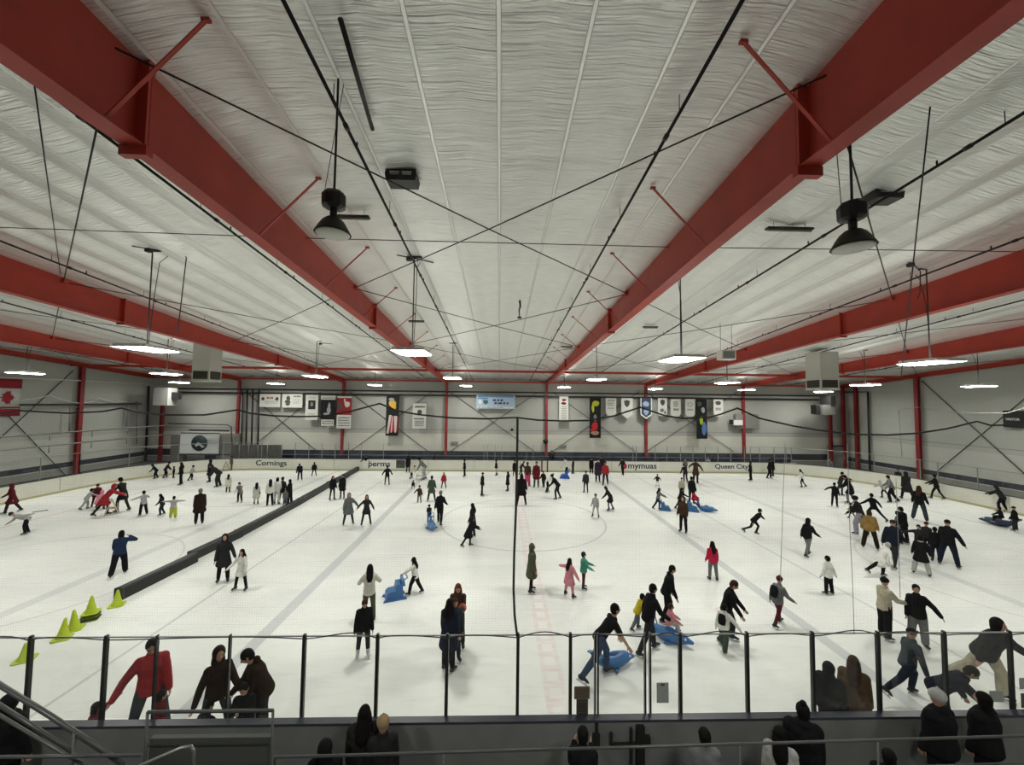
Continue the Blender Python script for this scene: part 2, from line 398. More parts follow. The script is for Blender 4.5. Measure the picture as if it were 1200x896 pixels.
def xbrace(name, corners, lab):
    e = empty(name, corners[0], label=lab, cat='bracing'); o = Vector(corners[0])
    for a, c in ((0, 2), (1, 3)):
        b = MB(); b.tube([Vector(corners[a])-o, Vector(corners[c])-o], .03, 6); b.build('rod', cable, e)
def fw(x, y): return onY(x, y, WF-.12)
for (x0, x1, lab) in ((288, 372, 'behind the white banners'), (410, 502, 'behind the black hockey banner'), (527, 627, 'under the blue sign'), (647, 745, 'behind the red player banner'), (757, 860, 'behind the blue player banner')):
    xbrace('wall_cross_brace', [fw(x0, 456 if 0 else 459), fw(x1+4, 459), fw(x1, 529), fw(x0, 529)], 'thin steel cross brace on the far wall '+lab)
X = WR-.1
xbrace('wall_cross_brace', [onX(1080, 446, X), onX(1215, 455, X), onX(1215, 568, X), onX(1097, 553, X)], 'thin steel cross brace on the right wall past the column')
X = WL+.1
xbrace('wall_cross_brace', [onX(-45, 430, X), onX(86, 434, X), onX(80, 560, X), onX(-45, 555, X)], 'thin steel cross brace on the left wall beside the flag')

# sprinkler pipes
def rpipe(X, y0, y1, lab, drop=.36, r=.032):
    e = empty('sprinkler_pipe', (X, 0, 0), label=lab, cat='pipe', group='black sprinkler pipes')
    b = MB(); b.tube([(0, y, roofz(y)-drop) for y in (y0, (y0+y1)/2, y1)], r, 8); 
    b.build('pipe', blk, e)
    y = max(6.5, y0+1); i = 0
    while y < y1:
        b = MB(); b.tube([(0, y, roofz(y)-drop), (0, y, roofz(y)-.02)], .008, 5); b.build('hanger', cable, e)
        b = MB(); b.tube([(0, y+1.1, roofz(y+1.1)-drop+.02), (0, y+1.1, roofz(y+1.1)-drop+.12)], .018, 6); b.build('sprinkler_head', blk, e)
        b = MB(); b.tube([(0, y+.5, roofz(y+.5)-drop), (0, y+.62, roofz(y+.62)-drop)], .048, 8); b.build('coupling', blk, e)
        y += 3.4
for X, lab in ((-2.95, 'in the middle bay, on the bell lamp side'), (3.1, 'in the middle bay, on the right side'), (-7.75, 'just left of the left middle beam'), (-15.25, 'just right of the beam before the left heater'),
               (9.1, 'crossing above the right bell lamp'), (14.75, 'right of the right bell lamp, close to the next beam'), (-22.4, 'above the left heater box bay'), (21.4, 'above the right heater box bay'), (-32.5, 'in the far left bay'), (31.5, 'in the far right bay')):
    rpipe(X, 3.2 if abs(X) < 25 else 12, 40.5, 'black sprinkler pipe '+lab)
b = MB(); b.tube([(-16.5, 11, roofz(11)-.4), (-5.9, 11.2, roofz(11.2)-.42), (5, 11.2, roofz(11.2)-.42), (15.7, 11, roofz(11)-.4)], .012, 6); tag(b.build('ceiling_cable', cable), 'thin cable strung straight across under the ceiling near the bell lamps', 'cable')
b = MB(); b.tube([(-2.35, 5.3, roofz(5.3)-.2), (-2.55, 7.3, roofz(7.3)-.2)], .04, 8); tag(b.build('conduit_tube', blk), 'short black conduit tube clipped to the ceiling near the middle bay pipe', 'conduit')
# two black pipes along the far wall
for yy, r, nm in ((455.5, .07, 'upper'), (460.0, .09, 'lower')):
    a = onY(195, yy-.8, WF-.5); c = onY(968, yy+8.2, WF-.5); b = MB(); b.tube([a, c], r, 8); tag(b.build('wall_pipe', blk), 'long black horizontal pipe under the eave of the far wall, the %s of two' % nm, 'pipe')
for i, px in enumerate((284.5, 290, 296.5, 304)):
    a = onY(px, 456, WF-.6); c = onY(px-1.5, 524, WF-.6); c.z = .0; b = MB(); b.tube([a, c], .085 if i else .06, 8)
    tag(b.build('vertical_pipe', blk), 'black vertical pipe %s in the row beside the red column on the far wall' % ('first', 'second', 'third', 'last')[i], 'pipe', 'black riser pipes')
a = onX(174.5, 452, WL+.3); c = onX(171, 530, WL+.3); c.z = 0; b = MB(); b.tube([a, c], .1, 8); tag(b.build('drain_pipe', blk), 'black vertical pipe in the left corner beside the white duct', 'pipe')
a = onX(1017, 459, WR-.3); c = onX(1019, 537, WR-.3); c.z = 0; a0 = Vector((a.x, a.y+5.5, a.z+.05)); b = MB(); b.tube([a0-Vector((0, 2.5, 0)), a, c], .09, 8); tag(b.build('drain_pipe', blk), 'black bent pipe coming down the right wall beside two red columns', 'pipe')

# ================================================================ lamps
LAMPC = (1.0, 1.0, .93)
lens = mat('lamp_lens', (.9, .9, .85), .5, emit=LAMPC, estr=LAMP_E)
upglow = mat('added_ceiling_glow', (.9, .9, .85), .5, emit=LAMPC, estr=UP_E)  # upward glow added above the lamps to brighten the ceiling
def hilamp(X, Y, z, lab, w=1.12, l=1.35):
    e = empty('linear_high_bay_light', (X, Y, z), label=lab, cat='ceiling light', group='lit high bay lights')
    b = MB(); b.box((0, 0, .06), (w*.9, l*.9, .1)); b.prism([(-w*.5, 0), (w*.5, 0), (w*.36, .07), (-w*.36, .07)], lambda a, q, t: (a, t, q), -l/2, l/2); b.build('housing', white, e)
    b = MB(); nz = 6; vs = []; fs = []
    for i in range(nz+1):
        a = -w*.47+w*.94*i/nz; zz = -.012-.035*math.cos((i/nz-.5)*math.pi)
        vs += [(a, -l*.47, zz), (a, l*.47, zz)]
    for i in range(nz): fs.append((2*i, 2*i+1, 2*i+3, 2*i+2))
    b.add(vs, fs, 0, False); b.build('lens', lens, e)
    b = MB(); b.box((-w*.22, 0, .113), (w*.3, l*.8, .006)); b.box((w*.22, 0, .113), (w*.3, l*.8, .006)); b.build('added_glow_plate', upglow, e)  # added glowing plates, no part of the fixture; they lift the ceiling tone
    zt = roofz(Y)-z-.05
    b = MB(); b.tube([(0, 0, .1), (0, 0, zt)], .02, 6); b.build('stem', cable, e)
    b = MB(); b.tube([(.04, 0, .12), (.07, .1, zt*.6), (.03, .25, zt*.9), (.1, .5, zt)], .012, 5); b.build('power_cord', blk, e)
    b = MB(); b.box((0, 0, zt-.03), (.5, .06, .05)); b.build('mount_bar', cable, e)
rows = [(13.0, [(483, 413), (798, 421), (1090, 425), (172, 409)], 'front'), (25.5, [(30, 437), (195, 438), (370, 441), (530, 443), (699, 444.5), (852, 448.5), (1014, 451), (1147, 452.5)], 'middle'), (38.0, [(210, 448), (323, 449.5), (439, 451), (546, 452), (661, 453.7), (768, 455.7), (875, 456.7), (965, 459)], 'far')]
where = {'front': ['of the middle bay, in front of the left beam', 'right of the middle, in front of the right beam', 'in front of the right column', 'beside the left heater box'],
 'middle': ['above the hanging flag', 'just left of the left heater box', 'over the white banners', 'over the blue sign, larger of its pair', 'over the red player banner', 'over the blue player banner', 'above the right corner', 'above the scoreboard'],
 'far': ['under the left heater box', 'over the first white banner', 'over the black hockey banner', 'over the left end of the blue sign', 'over the narrow white banner', 'over the navy shield banner', 'over the last white shield banner', 'under the right heater box']}
LAMPS = []
for Y, pts, nm in rows:
    for i, (px, py) in enumerate(pts):
        p = onY(px, py, Y); LAMPS.append(p)
        hilamp(p.x, p.y, p.z, 'lit high bay light %s, %s row' % (where[nm][i], nm))
p = onY(-120, 412, 14); hilamp(p.x, p.y, p.z, 'lit high bay light beyond the left edge of the front row')
p = onY(1400, 429, 14); hilamp(p.x, p.y, p.z, 'lit high bay light beyond the right edge of the front row')
for i, X in enumerate((-26, -16, -6.3, 3.4, 13, 22.8, 32)):
    hilamp(X, .8, 8.4, 'lit high bay light of the row over the viewing deck, %s from the left wall' % ('first', 'second', 'third', 'fourth', 'fifth', 'sixth', 'seventh')[i])
# bell lamps (unlit)
def bell(px, py, Y, lab, off):
    p = onY(px, py, Y); e = empty('bell_lamp', p, label=lab, cat='ceiling lamp')
    b = MB(); b.lathe([(.27, 0), (.285, -.01), (.27, .015), (.22, .11), (.17, .19), (.11, .245), (.075, .26), (.0, .262)], n=28); b.build('shade', mat('bell_bronze', (.035, .033, .025), .5, .3), e)
    b = MB(); b.lathe([(.262, -.012), (.25, -.03), (.001, -.04)], n=28); b.build('glass_lens', mat('frosted_lens', (.62, .62, .56), .35), e)
    b = MB(); b.lathe([(.055, .25), (.055, .42)], n=16); b.build('neck', mat('bell_bronze', (0, 0, 0)), e)
    b = MB(); b.lathe([(.10, .40), (.185, .44), (.19, .62), (.15, .68), (.02, .69)], n=10, smooth=False); b.build('ballast_housing', blk, e)
    zt = roofz(Y)-p.z-.12
    b = MB(); b.tube([(0, 0, .68), (0, 0, zt-.03)], .018, 6); b.build('stem', blk, e)
    b = MB(); b.tube([(-.17, 0, .62), (off, .1, zt-.03)], .006, 5); b.build('safety_wire', cable, e)
bell(390, 273, 6.3, 'dark bell shaped lamp hanging beside the left beam, unlit', .05)
bell(1000, 289, 5.6, 'dark bell shaped lamp hanging under the right beam splice, unlit', -.2)
def roofbox(px, py, lab):
    p = onRoof(px, py, .12); e = empty('ceiling_heater', p, label=lab, cat='heater')
    b = MB(); b.prism([(-.33, .12), (.33, .12), (.36, -.0), (.33, -.15), (-.33, -.15), (-.36, 0)], lambda a, z, t: (a, t, z), -.2, .2); b.build('body', blk, e)
    for s in (-1, 1):
        b = MB(); b.box((s*.14, -.21, .03), (.22, .02, .035)); b.box((s*.14, -.21, -.02), (.2, .02, .015)); b.build('reflector_slot', alu, e)
roofbox(472, 209, 'black box heater on the ceiling of the middle bay'); roofbox(1034, 229, 'black box heater on the ceiling beside the right bell lamp')
def roofstrip(px, py, L, lab):
    p = onRoof(px, py, .25); e = empty('unlit_strip_light', p, label=lab, cat='ceiling light')
    b = MB(); b.box((0, 0, 0), (L, .16, .05)); b.build('housing', cable, e); b = MB(); b.tube([(-L*.48, 0, -.05), (L*.48, 0, -.05)], .035, 8); b.build('tube', mat('tube_grey', (.35, .35, .32), .5), e)
    for s in (-.35, .35):
        b = MB(); b.tube([(s*L, 0, .02), (s*L, 0, .24)], .006, 5); b.build('wire', cable, e)
roofstrip(412, 254, .95, 'unlit strip light under the ceiling behind the left bell lamp'); roofstrip(925, 268, 1.3, 'unlit strip light under the ceiling left of the right bell lamp')
roofstrip(488, 376, .8, 'small unlit strip light crossing the lamp stem in the middle bay'); roofstrip(664, 406, .75, 'small unlit strip light in the middle bay near its right pipe'); roofstrip(762, 383, .8, 'small unlit strip light in the bay right of the middle')
# heater boxes with louvres
def hbox(x0, x1, yb, Y, lab):
    a = onY(x0, yb, Y); c = onY(x1, yb, Y); w = (c.x-a.x)/1.75; z0 = a.z; zt = roofz(Y)-.35
    e = empty('duct_box', ((a.x+c.x)/2, Y+.5, z0), R_(32 if x0 < 600 else -32)*.0, label=lab, cat='heater box')
    s = w*.62; rz = Matrix.Identity(3)
    b = MB(); b.box((0, 0, (zt-z0)/2), (s*2*.8, s*2*.8, zt-z0), rz); b.build('casing', mat('duct_casing_cream', (.5, .5, .45), .6, noise=.05, nscale=1), e)
    b = MB(); b.box((0, 0, .02), (s*1.68, s*1.68, .08), rz); b.build('bottom_rim', mat('duct_casing_cream', (0, 0, 0)), e)
    for i in range(4):
        q = rz @ Matrix.Rotation(math.pi/2*i, 3, 'Z'); b = MB(); b.box(q @ Vector((0, -s*.8, .38)), (s*1.34, .03, .5), q); g = b.build('louvre', mat('louvre_dark', (.03, .028, .022), .6), e)
        b = MB()
        for k in range(4): b.box(q @ Vector((0, -s*.8-.02, .2+.12*k)), (s*1.3, .02, .015), q)
        b.build('louvre_slats', mat('slat_grey', (.12, .12, .1), .6), g)
hbox(217, 253, 446, 25, 'cream square duct box with dark louvres hanging on the left side'); hbox(952, 990, 456, 25, 'cream square duct box with dark louvres hanging on the right side')
# small unit heater
p = onY(851, 416, 20); e = empty('unit_heater', p, label='small white unit heater hanging right of the middle bay', cat='heater')
b = MB(); b.box((0, 0, 0), (.75, .5, .5)); b.build('body', white, e); b = MB(); b.box((0, -.26, 0), (.6, .03, .36)); b.build('grille', galv, e)
for s in (-.3, .3):
    b = MB(); b.tube([(s, 0, .25), (s, 0, roofz(20)-p.z-.05)], .01, 5); b.build('hanger', cable, e)
# ceiling gadgets
def gadget(px, py, kind, lab):
    p = onRoof(px, py, .1); e = empty('ceiling_junction', p, label=lab, cat='wiring')
    b = MB(); b.tube([(-.55, -.3, 0), (.1, .05, 0), (.55, .35, 0)], .02, 6); b.build('conduit', blk, e)
    b = MB(); b.box((-.2, -.1, -.05), (.16, .14, .12)); b.build('junction_box', cable, e)
    if kind:
        b = MB(); b.tube([(.55, .35, 0), (.65, .35, -.1), (.6, .35, -.9), (.5, .35, -kind)], .016, 6); b.build('cord', blk, e)
gadget(185, 293, 2.7, 'black conduit and junction box on the ceiling left, its cord hanging down'); gadget(380, 402, 0, 'black junction box and bracket on the ceiling over the white banners'); gadget(1070, 310, 1.1, 'black coiled cord and junction box by the right side pipe')
gadget(487, 303, 0, 'black junction on the middle bay pipe above the bright light'); gadget(1040, 355, 0, 'black bracket hanging beneath the beam right of the bell lamp')
p = onRoof(609, 352, .05); b = MB(); b.tube([(0, 0, 0), (.03, 0, -.25), (-.02, 0, -.45), (0, 0, -.75)], [.05, .04, .03, .02], 8); b.lathe([(.1, -.8), (.1, -.75), (.02, -.72)], n=12); tag(b.build('ceiling_sprayer', cable, loc=p), 'small dark fitting hanging from the middle bay ceiling', 'fitting')
for (a, c, Y, lab) in (((38, 82), (71, 322), 9.5, 'thin rod slanting down to the left side beam'), ((1090, 125), (1056, 440), 10.5, 'thin rod slanting down past the right side beam')):
    b = MB(); p = onRoof(*a, .3); q = onY(c[0], c[1], 14.8 if a[0] < 600 else 10.5); b.tube([p, q], .012, 6); tag(b.build('hanging_rod', blk), lab, 'rod')

# ================================================================ corners: ducts, boxes
def boxat(name, x0, y0, x1, y1, Y, dep, M, lab, cat, parts=()):
    a = onY(x0, y0, Y); c = onY(x1, y1, Y); cx, cz = (a.x+c.x)/2, (a.z+c.z)/2; w, h = abs(c.x-a.x), abs(a.z-c.z)
    e = empty(name, (cx, Y+dep/2, cz), label=lab, cat=cat); b = MB(); b.box((0, 0, 0), (w, dep, h)); b.build('casing', M, e); return e, w, h
e, w, h = boxat('corner_duct', 180, 454, 196, 475, 38.5, 1.1, mat('duct_white', (.3, .3, .28), .6), 'white square duct hanging in the left corner', 'duct')
b = MB(); b.box((w/2+.3, .1, .1), (.55, .5, .7)); b.build('outlet', blk, e)
e, w, h = boxat('corner_duct', 964, 474, 979, 486, 38.5, 1.2, mat('duct_grey', (.12, .12, .11), .6), 'dark grey square duct hanging in the right corner', 'duct')
b = MB(); b.box((-w/2-.25, 0, 0), (.45, .7, h*.9)); b.build('outlet', blk, e)
b = MB(); b.box((w*.3, 0, h*.9), (w*.4, 1.4, h*.9)); b.build('riser', blk, e)
e, w, h = boxat('wall_projector', 860, 492, 870.5, 498, 41.2, .5, white, 'small white projector box on the far wall column', 'projector'); b = MB(); b.box((-w/2-.12, 0, .05), (.24, .35, h*.9)); b.build('camera_head', blk, e)
e, w, h = boxat('speaker_cage', 862, 485, 889, 502, 41.5, .3, mat('cage_grey', (.2, .2, .185), .7), 'grey mesh cage mounted behind the far column', 'cage')
# scoreboard on right wall
p = onX(1190, 491, WR-.25); e = empty('scoreboard', p, label='black scoreboard hanging on the right wall', cat='scoreboard')
b = MB(); b.box((0, -1.0, 0), (.3, 3.2, 1.25)); b.build('case', blk, e); text('lettering', 'VISITOR', .22, white, (-.16, .05, -.02), (R_(90), 0, R_(-90)), e)
# flag on left wall
F0 = onX(26, 444.5, WL+.25); F1 = onX(23, 487, WL+.25); H = F0.z-F1.z; W = 2.0*1.05
e = empty('hanging_flag', (WL+.25, F0.y-2*W, F1.z), label='red and white maple leaf flag hung sideways on the left wall', cat='flag')
def clothq(y0, y1, z0, z1, name, M, off=0.):
    b = MB(); vs = []; fs = []; nn_ = 12
    for i in range(nn_+1):
        y = y0+(y1-y0)*i/nn_; x = off+.04*math.sin(y*3.1); vs += [(x, y, z0), (x+.012, y, z0), (x, y, z1), (x+.012, y, z1)]
    for i in range(nn_):
        k = 4*i; fs += [(k, k+4, k+6, k+2), (k+1, k+3, k+7, k+5), (k+2, k+6, k+7, k+3), (k, k+1, k+5, k+4)]
    fs += [(0, 2, 3, 1), (4*nn_, 4*nn_+1, 4*nn_+3, 4*nn_+2)]
    b.add(vs, fs, 0, True); return b.build(name, M, e)
fred = mat('flag_red', (.28, .02, .03), .8); fwh = mat('flag_white', (.55, .55, .52), .8)
clothq(0, 2*W-.0, H*.25, H*.75, 'white_field', fwh); clothq(0, 2*W, H*.75, H, 'red_stripe', fred); clothq(0, 2*W, 0, H*.25, 'red_stripe', fred)
leaf = [(0, .5), (.08, .34), (.2, .4), (.17, .18), (.3, .28), (.33, .2), (.5, .22), (.44, .1), (.5, .02), (.26, -.16), (.3, -.26), (.04, -.22), (.04, -.5), (-.04, -.5), (-.04, -.22), (-.3, -.26), (-.26, -.16), (-.5, .02), (-.44, .1), (-.5, .22), (-.33, .2), (-.3, .28), (-.17, .18), (-.2, .4), (-.08, .34)]
b = MB(); lf = onX(7, 465, WL+.25).y-(F0.y-2*W); b.prism(leaf, lambda a, c, t: (t, lf+c*1.0, H*.5+a*1.0), .055, .075); b.build('maple_leaf', fred, e)

# ================================================================ banners on the far wall
def banner(x0, y0, x1, y1, shape, cols, lab, deco=(), group='banners on the far wall', Y=41.25):
    a = onY(x0, y0, Y); c = onY(x1, y1, Y); w, h = c.x-a.x, a.z-c.z
    e = empty('wall_banner', ((a.x+c.x)/2, Y, c.z), label=lab, cat='banner', group=group)
    if shape == 'rect': poly = [(-.5, 0), (.5, 0), (.5, 1), (-.5, 1)]
    elif shape == 'point': poly = [(-.5, .2), (0, 0), (.5, .2), (.5, 1), (-.5, 1)]
    else: poly = [(-.5, .16), (-.38, .05), (-.2, 0), (.2, 0), (.38, .05), (.5, .16), (.5, 1), (-.5, 1)]
    b = MB(); b.prism(poly, lambda p, q, t: (p*w, t, q*h), .0, .03); b.build('cloth', mat('banner_'+lab[:14], cols, .8, spec=.05), e)
    b = MB(); b.tube([(-w*.52, .015, h), (w*.52, .015, h)], .03, 6); b.build('top_rod', cable, e)
    for k, (nm, col, polys) in enumerate(deco):
        b = MB()
        for i, pl in enumerate(polys): b.prism(pl, lambda p, q, t: (p*w, t, q*h), -.006-.004*k-.0006*i, .0)
        b.build(nm, mat('print_%s_%.2f%.2f%.2f' % ((nm,)+col), col, .8, spec=.05), e)
def rc(x0, y0, x1, y1): return [(x0, y0), (x1, y0), (x1, y1), (x0, y1)]
def bl(cx, cy, rx, ry, n=10, j=.18, seed=1):
    rr = random.Random(seed+cx*7+cy*13); return [(cx+rx*math.cos(2*math.pi*i/n)*(1+rr.uniform(-j, j)), cy+ry*math.sin(2*math.pi*i/n)*(1+rr.uniform(-j, j))) for i in range(n)]
def words_(x0, x1, ys, h=.03, seed=0):
    rr = random.Random(seed); out = []
    for y in ys:
        x = x0
        while x < x1-.04:
            ww = rr.uniform(.05, .12); out.append([(x, y), (min(x1, x+ww), y+rr.uniform(-.004, .004)), (min(x1, x+ww), y+h), (x+.01, y+h*rr.uniform(.8, 1.1))]); x += ww+.025
    return out
bw = (.56, .56, .52); ink = (.08, .08, .08)
banner(304.5, 461, 328, 477, 'rect', bw, 'wide white banner with two small dark crests, first on the far wall', [('crest', (.06, .06, .07), [bl(-.33, .62, .08, .14), bl(.34, .62, .08, .14)]), ('title_print', (.25, .08, .06), words_(-.17, .2, [.62], .14, 2)), ('small_print', (.3, .3, .28), words_(-.25, .4, [.28, .4], .05, 3))])
banner(331, 461, 354, 477.5, 'rect', bw, 'wide white banner with a dark figure emblem beside small print', [('emblem', ink, [bl(-.2, .66, .09, .2), bl(-.22, .42, .15, .14), bl(-.22, .24, .1, .1)]), ('title_print', (.1, .1, .1), words_(.05, .42, [.76], .1, 4)), ('small_print', (.3, .3, .28), words_(.05, .4, [.3, .42, .56], .05, 5))])
banner(358.5, 462, 372, 492, 'rect', bw, 'tall white banner with a square dark portrait picture', [('picture', (.03, .03, .03), [rc(-.28, .42, .3, .77)]), ('portrait', (.2, .2, .18), [bl(0, .62, .12, .09)]), ('small_print', (.3, .3, .28), words_(-.3, .3, [.86, .12, .22], .03, 6))])
banner(376.5, 463, 392, 499, 'rect', (.02, .02, .02), 'tall black banner with a pale figure and white ends', [('white_end', bw, [rc(-.5, .86, .5, 1), rc(-.45, 0, .45, .21)]), ('figure', (.3, .3, .34), [bl(.08, .66, .09, .1), bl(.06, .52, .13, .12), bl(-.1, .4, .22, .04)]), ('small_print', (.12, .12, .12), words_(-.4, .4, [.9, .07, .14], .03, 7))])
banner(395.5, 464, 411, 502, 'rect', (.25, .03, .035), 'banner red above and white below, hung on the red column', [('white_end', bw, [rc(-.5, 0, .5, .42), rc(-.5, .95, .5, 1)]), ('picture', (.08, .08, .08), [rc(-.45, .6, -.15, .8)]), ('logo_print', (.6, .5, .48), [bl(.2, .75, .2, .1), bl(.02, .86, .06, .07)]), ('small_print', (.12, .12, .12), words_(-.4, .4, [.08, .16, .24, .32], .03, 8))], Y=41.15)
banner(453, 462, 466.5, 510.5, 'rect', (.018, .02, .018), 'tall black banner with a gold emblem over red and white stripes', [('emblem', (.5, .3, .05), [bl(0, .78, .32, .09), bl(.1, .7, .2, .06)]), ('helmet', (.25, .27, .25), [bl(-.1, .88, .2, .05)]), ('stripes_white', (.5, .45, .45), [[(-.42, .05), (-.28, .05), (-.05, .5), (-.25, .5)], [(-.1, .08), (0, .08), (.06, .48), (-.02, .48)], [(.2, .08), (.34, .08), (.4, .48), (.14, .48)]]), ('stripes_red', (.35, .03, .03), [[(-.27, .06), (-.12, .08), (0, .48), (-.06, .5)], [(.02, .1), (.18, .1), (.13, .47), (.07, .48)], [(.35, .12), (.46, .12), (.46, .44), (.41, .46)]])])
banner(484, 472, 499, 502, 'rect', bw, 'white framed banner with dark script and round crest', [('crest', ink, [bl(0, .64, .18, .1)]), ('title_print', (.06, .06, .06), words_(-.36, .4, [.82], .07, 9)+words_(-.4, .35, [.36], .05, 10)), ('small_print', (.15, .15, .15), words_(-.34, .34, [.1, .16, .22, .28], .03, 11))])
banner(558.5, 462.5, 603.5, 479, 'rect', (.36, .46, .58), 'wide pale blue sign with round logo in the middle of the far wall', [('bottom_strip', bw, [rc(-.48, .04, .48, .16)]), ('blue_strip', (.12, .22, .36), [rc(-.46, .84, .46, .97), rc(-.46, .7, -.2, .8)]), ('logo', (.06, .14, .16), [bl(-.27, .5, .07, .16)]), ('puck', (.6, .62, .62), [bl(-.41, .52, .05, .17)]), ('title_print', (.05, .08, .14), words_(-.08, .22, [.56], .14, 12)+words_(-.04, .34, [.34], .14, 13)), ('small_print', (.2, .2, .22), words_(-.45, .2, [.08], .04, 14))])
banner(655.5, 464, 666, 494, 'rect', bw, 'narrow white banner with a dark red cup shaped crest', [('crest', (.15, .02, .02), [bl(0, .72, .3, .055), bl(0, .85, .25, .05)]), ('small_print', (.25, .25, .24), words_(-.3, .3, [.08, .15, .22, .29, .36, .43, .5, .57], .035, 15))])
banner(691, 466, 704, 513, 'rect', (.015, .015, .015), 'tall black banner with yellow emblem over a player in red', [('emblem', (.42, .45, .04), [bl(.05, .86, .3, .07), bl(-.2, .74, .12, .1)]), ('player', (.2, .2, .2), [bl(0, .5, .16, .08)]), ('jersey', (.42, .03, .03), [bl(0, .3, .28, .11), bl(-.25, .2, .15, .05)]), ('skates', (.35, .2, .15), [bl(0, .12, .4, .05)])])
banner(710, 466, 722, 487, 'round', bw, 'white shield banner with faint writing, first of the shields', [('print', (.3, .3, .28), words_(-.35, .35, [.38, .55, .66, .82], .08, 16))])
banner(728, 466, 741.5, 490.5, 'point', bw, 'white pointed shield banner with a dark triangular crest', [('crest', (.07, .07, .07), [[(-.26, .86), (0, .9), (.26, .86), (.2, .66), (0, .54), (-.2, .66)]]), ('print', (.4, .4, .38), words_(-.2, .2, [.36], .04, 17))])
banner(750.5, 466, 764, 491, 'point', (.045, .06, .10), 'navy shield banner with white border in front of the column', [('border', bw, [rc(-.5, .2, -.42, 1), rc(.42, .2, .5, 1), [(-.5, .2), (0, 0), (0, .08), (-.42, .24)], [(.5, .2), (.42, .24), (0, .08), (0, 0)]]), ('crest', (.25, .3, .38), [bl(0, .72, .3, .12), bl(0, .34, .22, .14)])], Y=41.1)
banner(771, 466, 782, 487.5, 'round', bw, 'white shield banner with dark diamond crest and smaller mark below', [('crest', (.06, .06, .06), [[(-.26, .84), (0, .92), (.26, .84), (.2, .66), (0, .56), (-.2, .66)]]), ('print', (.15, .15, .15), [bl(-.05, .32, .2, .1), bl(.25, .2, .1, .08)])])
banner(786, 467, 798, 488, 'round', bw, 'white shield banner with grey square monogram', [('print', (.2, .2, .2), words_(-.25, .25, [.56, .68, .78], .07, 20)+words_(-.25, .28, [.34], .12, 21))])
banner(803, 467, 814.5, 488, 'round', bw, 'white shield banner with outlined round monogram, beside the player in blue', [('print', (.3, .3, .29), [bl(0, .68, .3, .13)]), ('ring_centre', bw, [bl(0, .68, .2, .08)]), ('lower_print', (.28, .28, .27), words_(-.3, .3, [.34], .1, 22))])
banner(816, 467, 829, 514, 'rect', (.012, .015, .014), 'tall black banner with a player in lime and blue', [('helmet', (.3, .33, .34), [bl(.12, .72, .18, .07)]), ('jersey', (.3, .42, .03), [bl(-.05, .45, .16, .1)]), ('trousers', (.1, .18, .4), [bl(.2, .25, .22, .16)]), ('mascot_shade', (.06, .1, .06), [bl(-.2, .87, .2, .06)])])
banner(836, 467.5, 847.5, 488, 'round', bw, 'white shield banner with a dark oval crest, last of the shields', [('crest', (.08, .08, .08), [bl(0, .78, .32, .13)]), ('print', (.2, .2, .2), words_(-.28, .28, [.36, .44], .07, 23))])
for (x, y, s) in ((532.5, 519, 'under the framed banner side of the left column'), (659.5, 523, 'below the narrow white banner')):
    a = onY(x, y, 41.9); b = MB(); b.box((0, 0, 0), (.75, .06, .32)); e = b.build('wall_vent', mat('vent_grey', (.2, .2, .19), .6), loc=a); tag(e, 'small grey wall vent '+s, 'vent')
    b = MB(); [b.box((0, -.04, -.1+.07*i), (.68, .02, .02)) for i in range(4)]; b.build('slats', mat('vent_slat', (.4, .4, .36), .6), e)
for (x, y, r, lab) in ((600, 503.5, .15, 'small round black speaker on the far wall below the blue sign'), (639.5, 517, .28, 'round dark red bell on the far wall column')):
    a = onY(x, y, 41.4); b = MB(); b.tube([(0, .5, 0), (0, .1, 0), (0, -.05, 0)], [r*.6, r, r*.7], 14); tag(b.build('round_fixture', blk, loc=a), lab, 'fixture')

# projection screen with round logo, cabinets, rails on the far left
a = onY(212, 507, 40.6); c = onY(256, 534, 40.6); w, h = c.x-a.x, a.z-c.z
e = empty('logo_screen', ((a.x+c.x)/2, 40.6, c.z), label='white rectangular screen with a dark round logo left of the boards writing', cat='screen')
b = MB(); b.box((0, 0, h*.55), (w, .08, h*.9)); b.build('panel', mat('screen_white', (.60, .64, .62), .6), e)
b = MB(); b.box((0, -.01, h*.04), (w, .1, h*.05)); b.box((0, -.01, h*1.0), (w, .1, .08)); b.build('frame', greyrail, e)
b = MB(); b.tube([(0, -.05, h*.56), (0, -.07, h*.56)], h*.35, 28); b.build('round_logo', mat('logo_dark', (.05, .07, .07), .6), e)
b = MB(); b.prism([(-.2, .35), (-.05, .5), (.25, .3), (.15, .25), (-.02, .38), (-.1, .3)], lambda p, q, t: (p*h, t, q*h+.1*h), -.09, -.07); b.build('logo_swoosh', mat('logo_pale', (.45, .5, .5), .6), e)
for i, (x0, x1) in enumerate(((271, 280), (281, 291), (292, 302), (303, 313), (314, 330))):
    a = onY(x0, 521, 39.5); c = onY(x1, 540, 39.5); e = empty('mesh_barrier', ((a.x+c.x)/2, 39.5, 0), label='grey mesh barrier panel behind the far boards, number %s from the logo screen' % ('one', 'two', 'three', 'four', 'five')[i], cat='gate', group='grey gate panels')
    w = c.x-a.x; b = MB(); b.box((0, 0, a.z/2), (w*.9, .03, a.z)); b.build('panel', mat('gate_dark', (.10, .10, .095), .7, noise=.3, nscale=3), e)
    b = MB(); b.tube([(-w*.48, 0, 0), (-w*.48, 0, a.z), (w*.48, 0, a.z), (w*.48, 0, 0)], .05, 6); b.build('frame', galv, e)
b = MB(); P = [onY(197, 496, 40), onY(266, 497.5, 40), onY(271, 500, 40), onY(272, 522, 40)]; b.tube(P, .06, 6); P2 = [onY(222, 503.5, 40), onY(268, 504.5, 40)]; b.tube(P2, .1, 6)
tag(b.build('stair_railing', greyrail), 'bent dark pipe railing above the logo screen', 'railing')
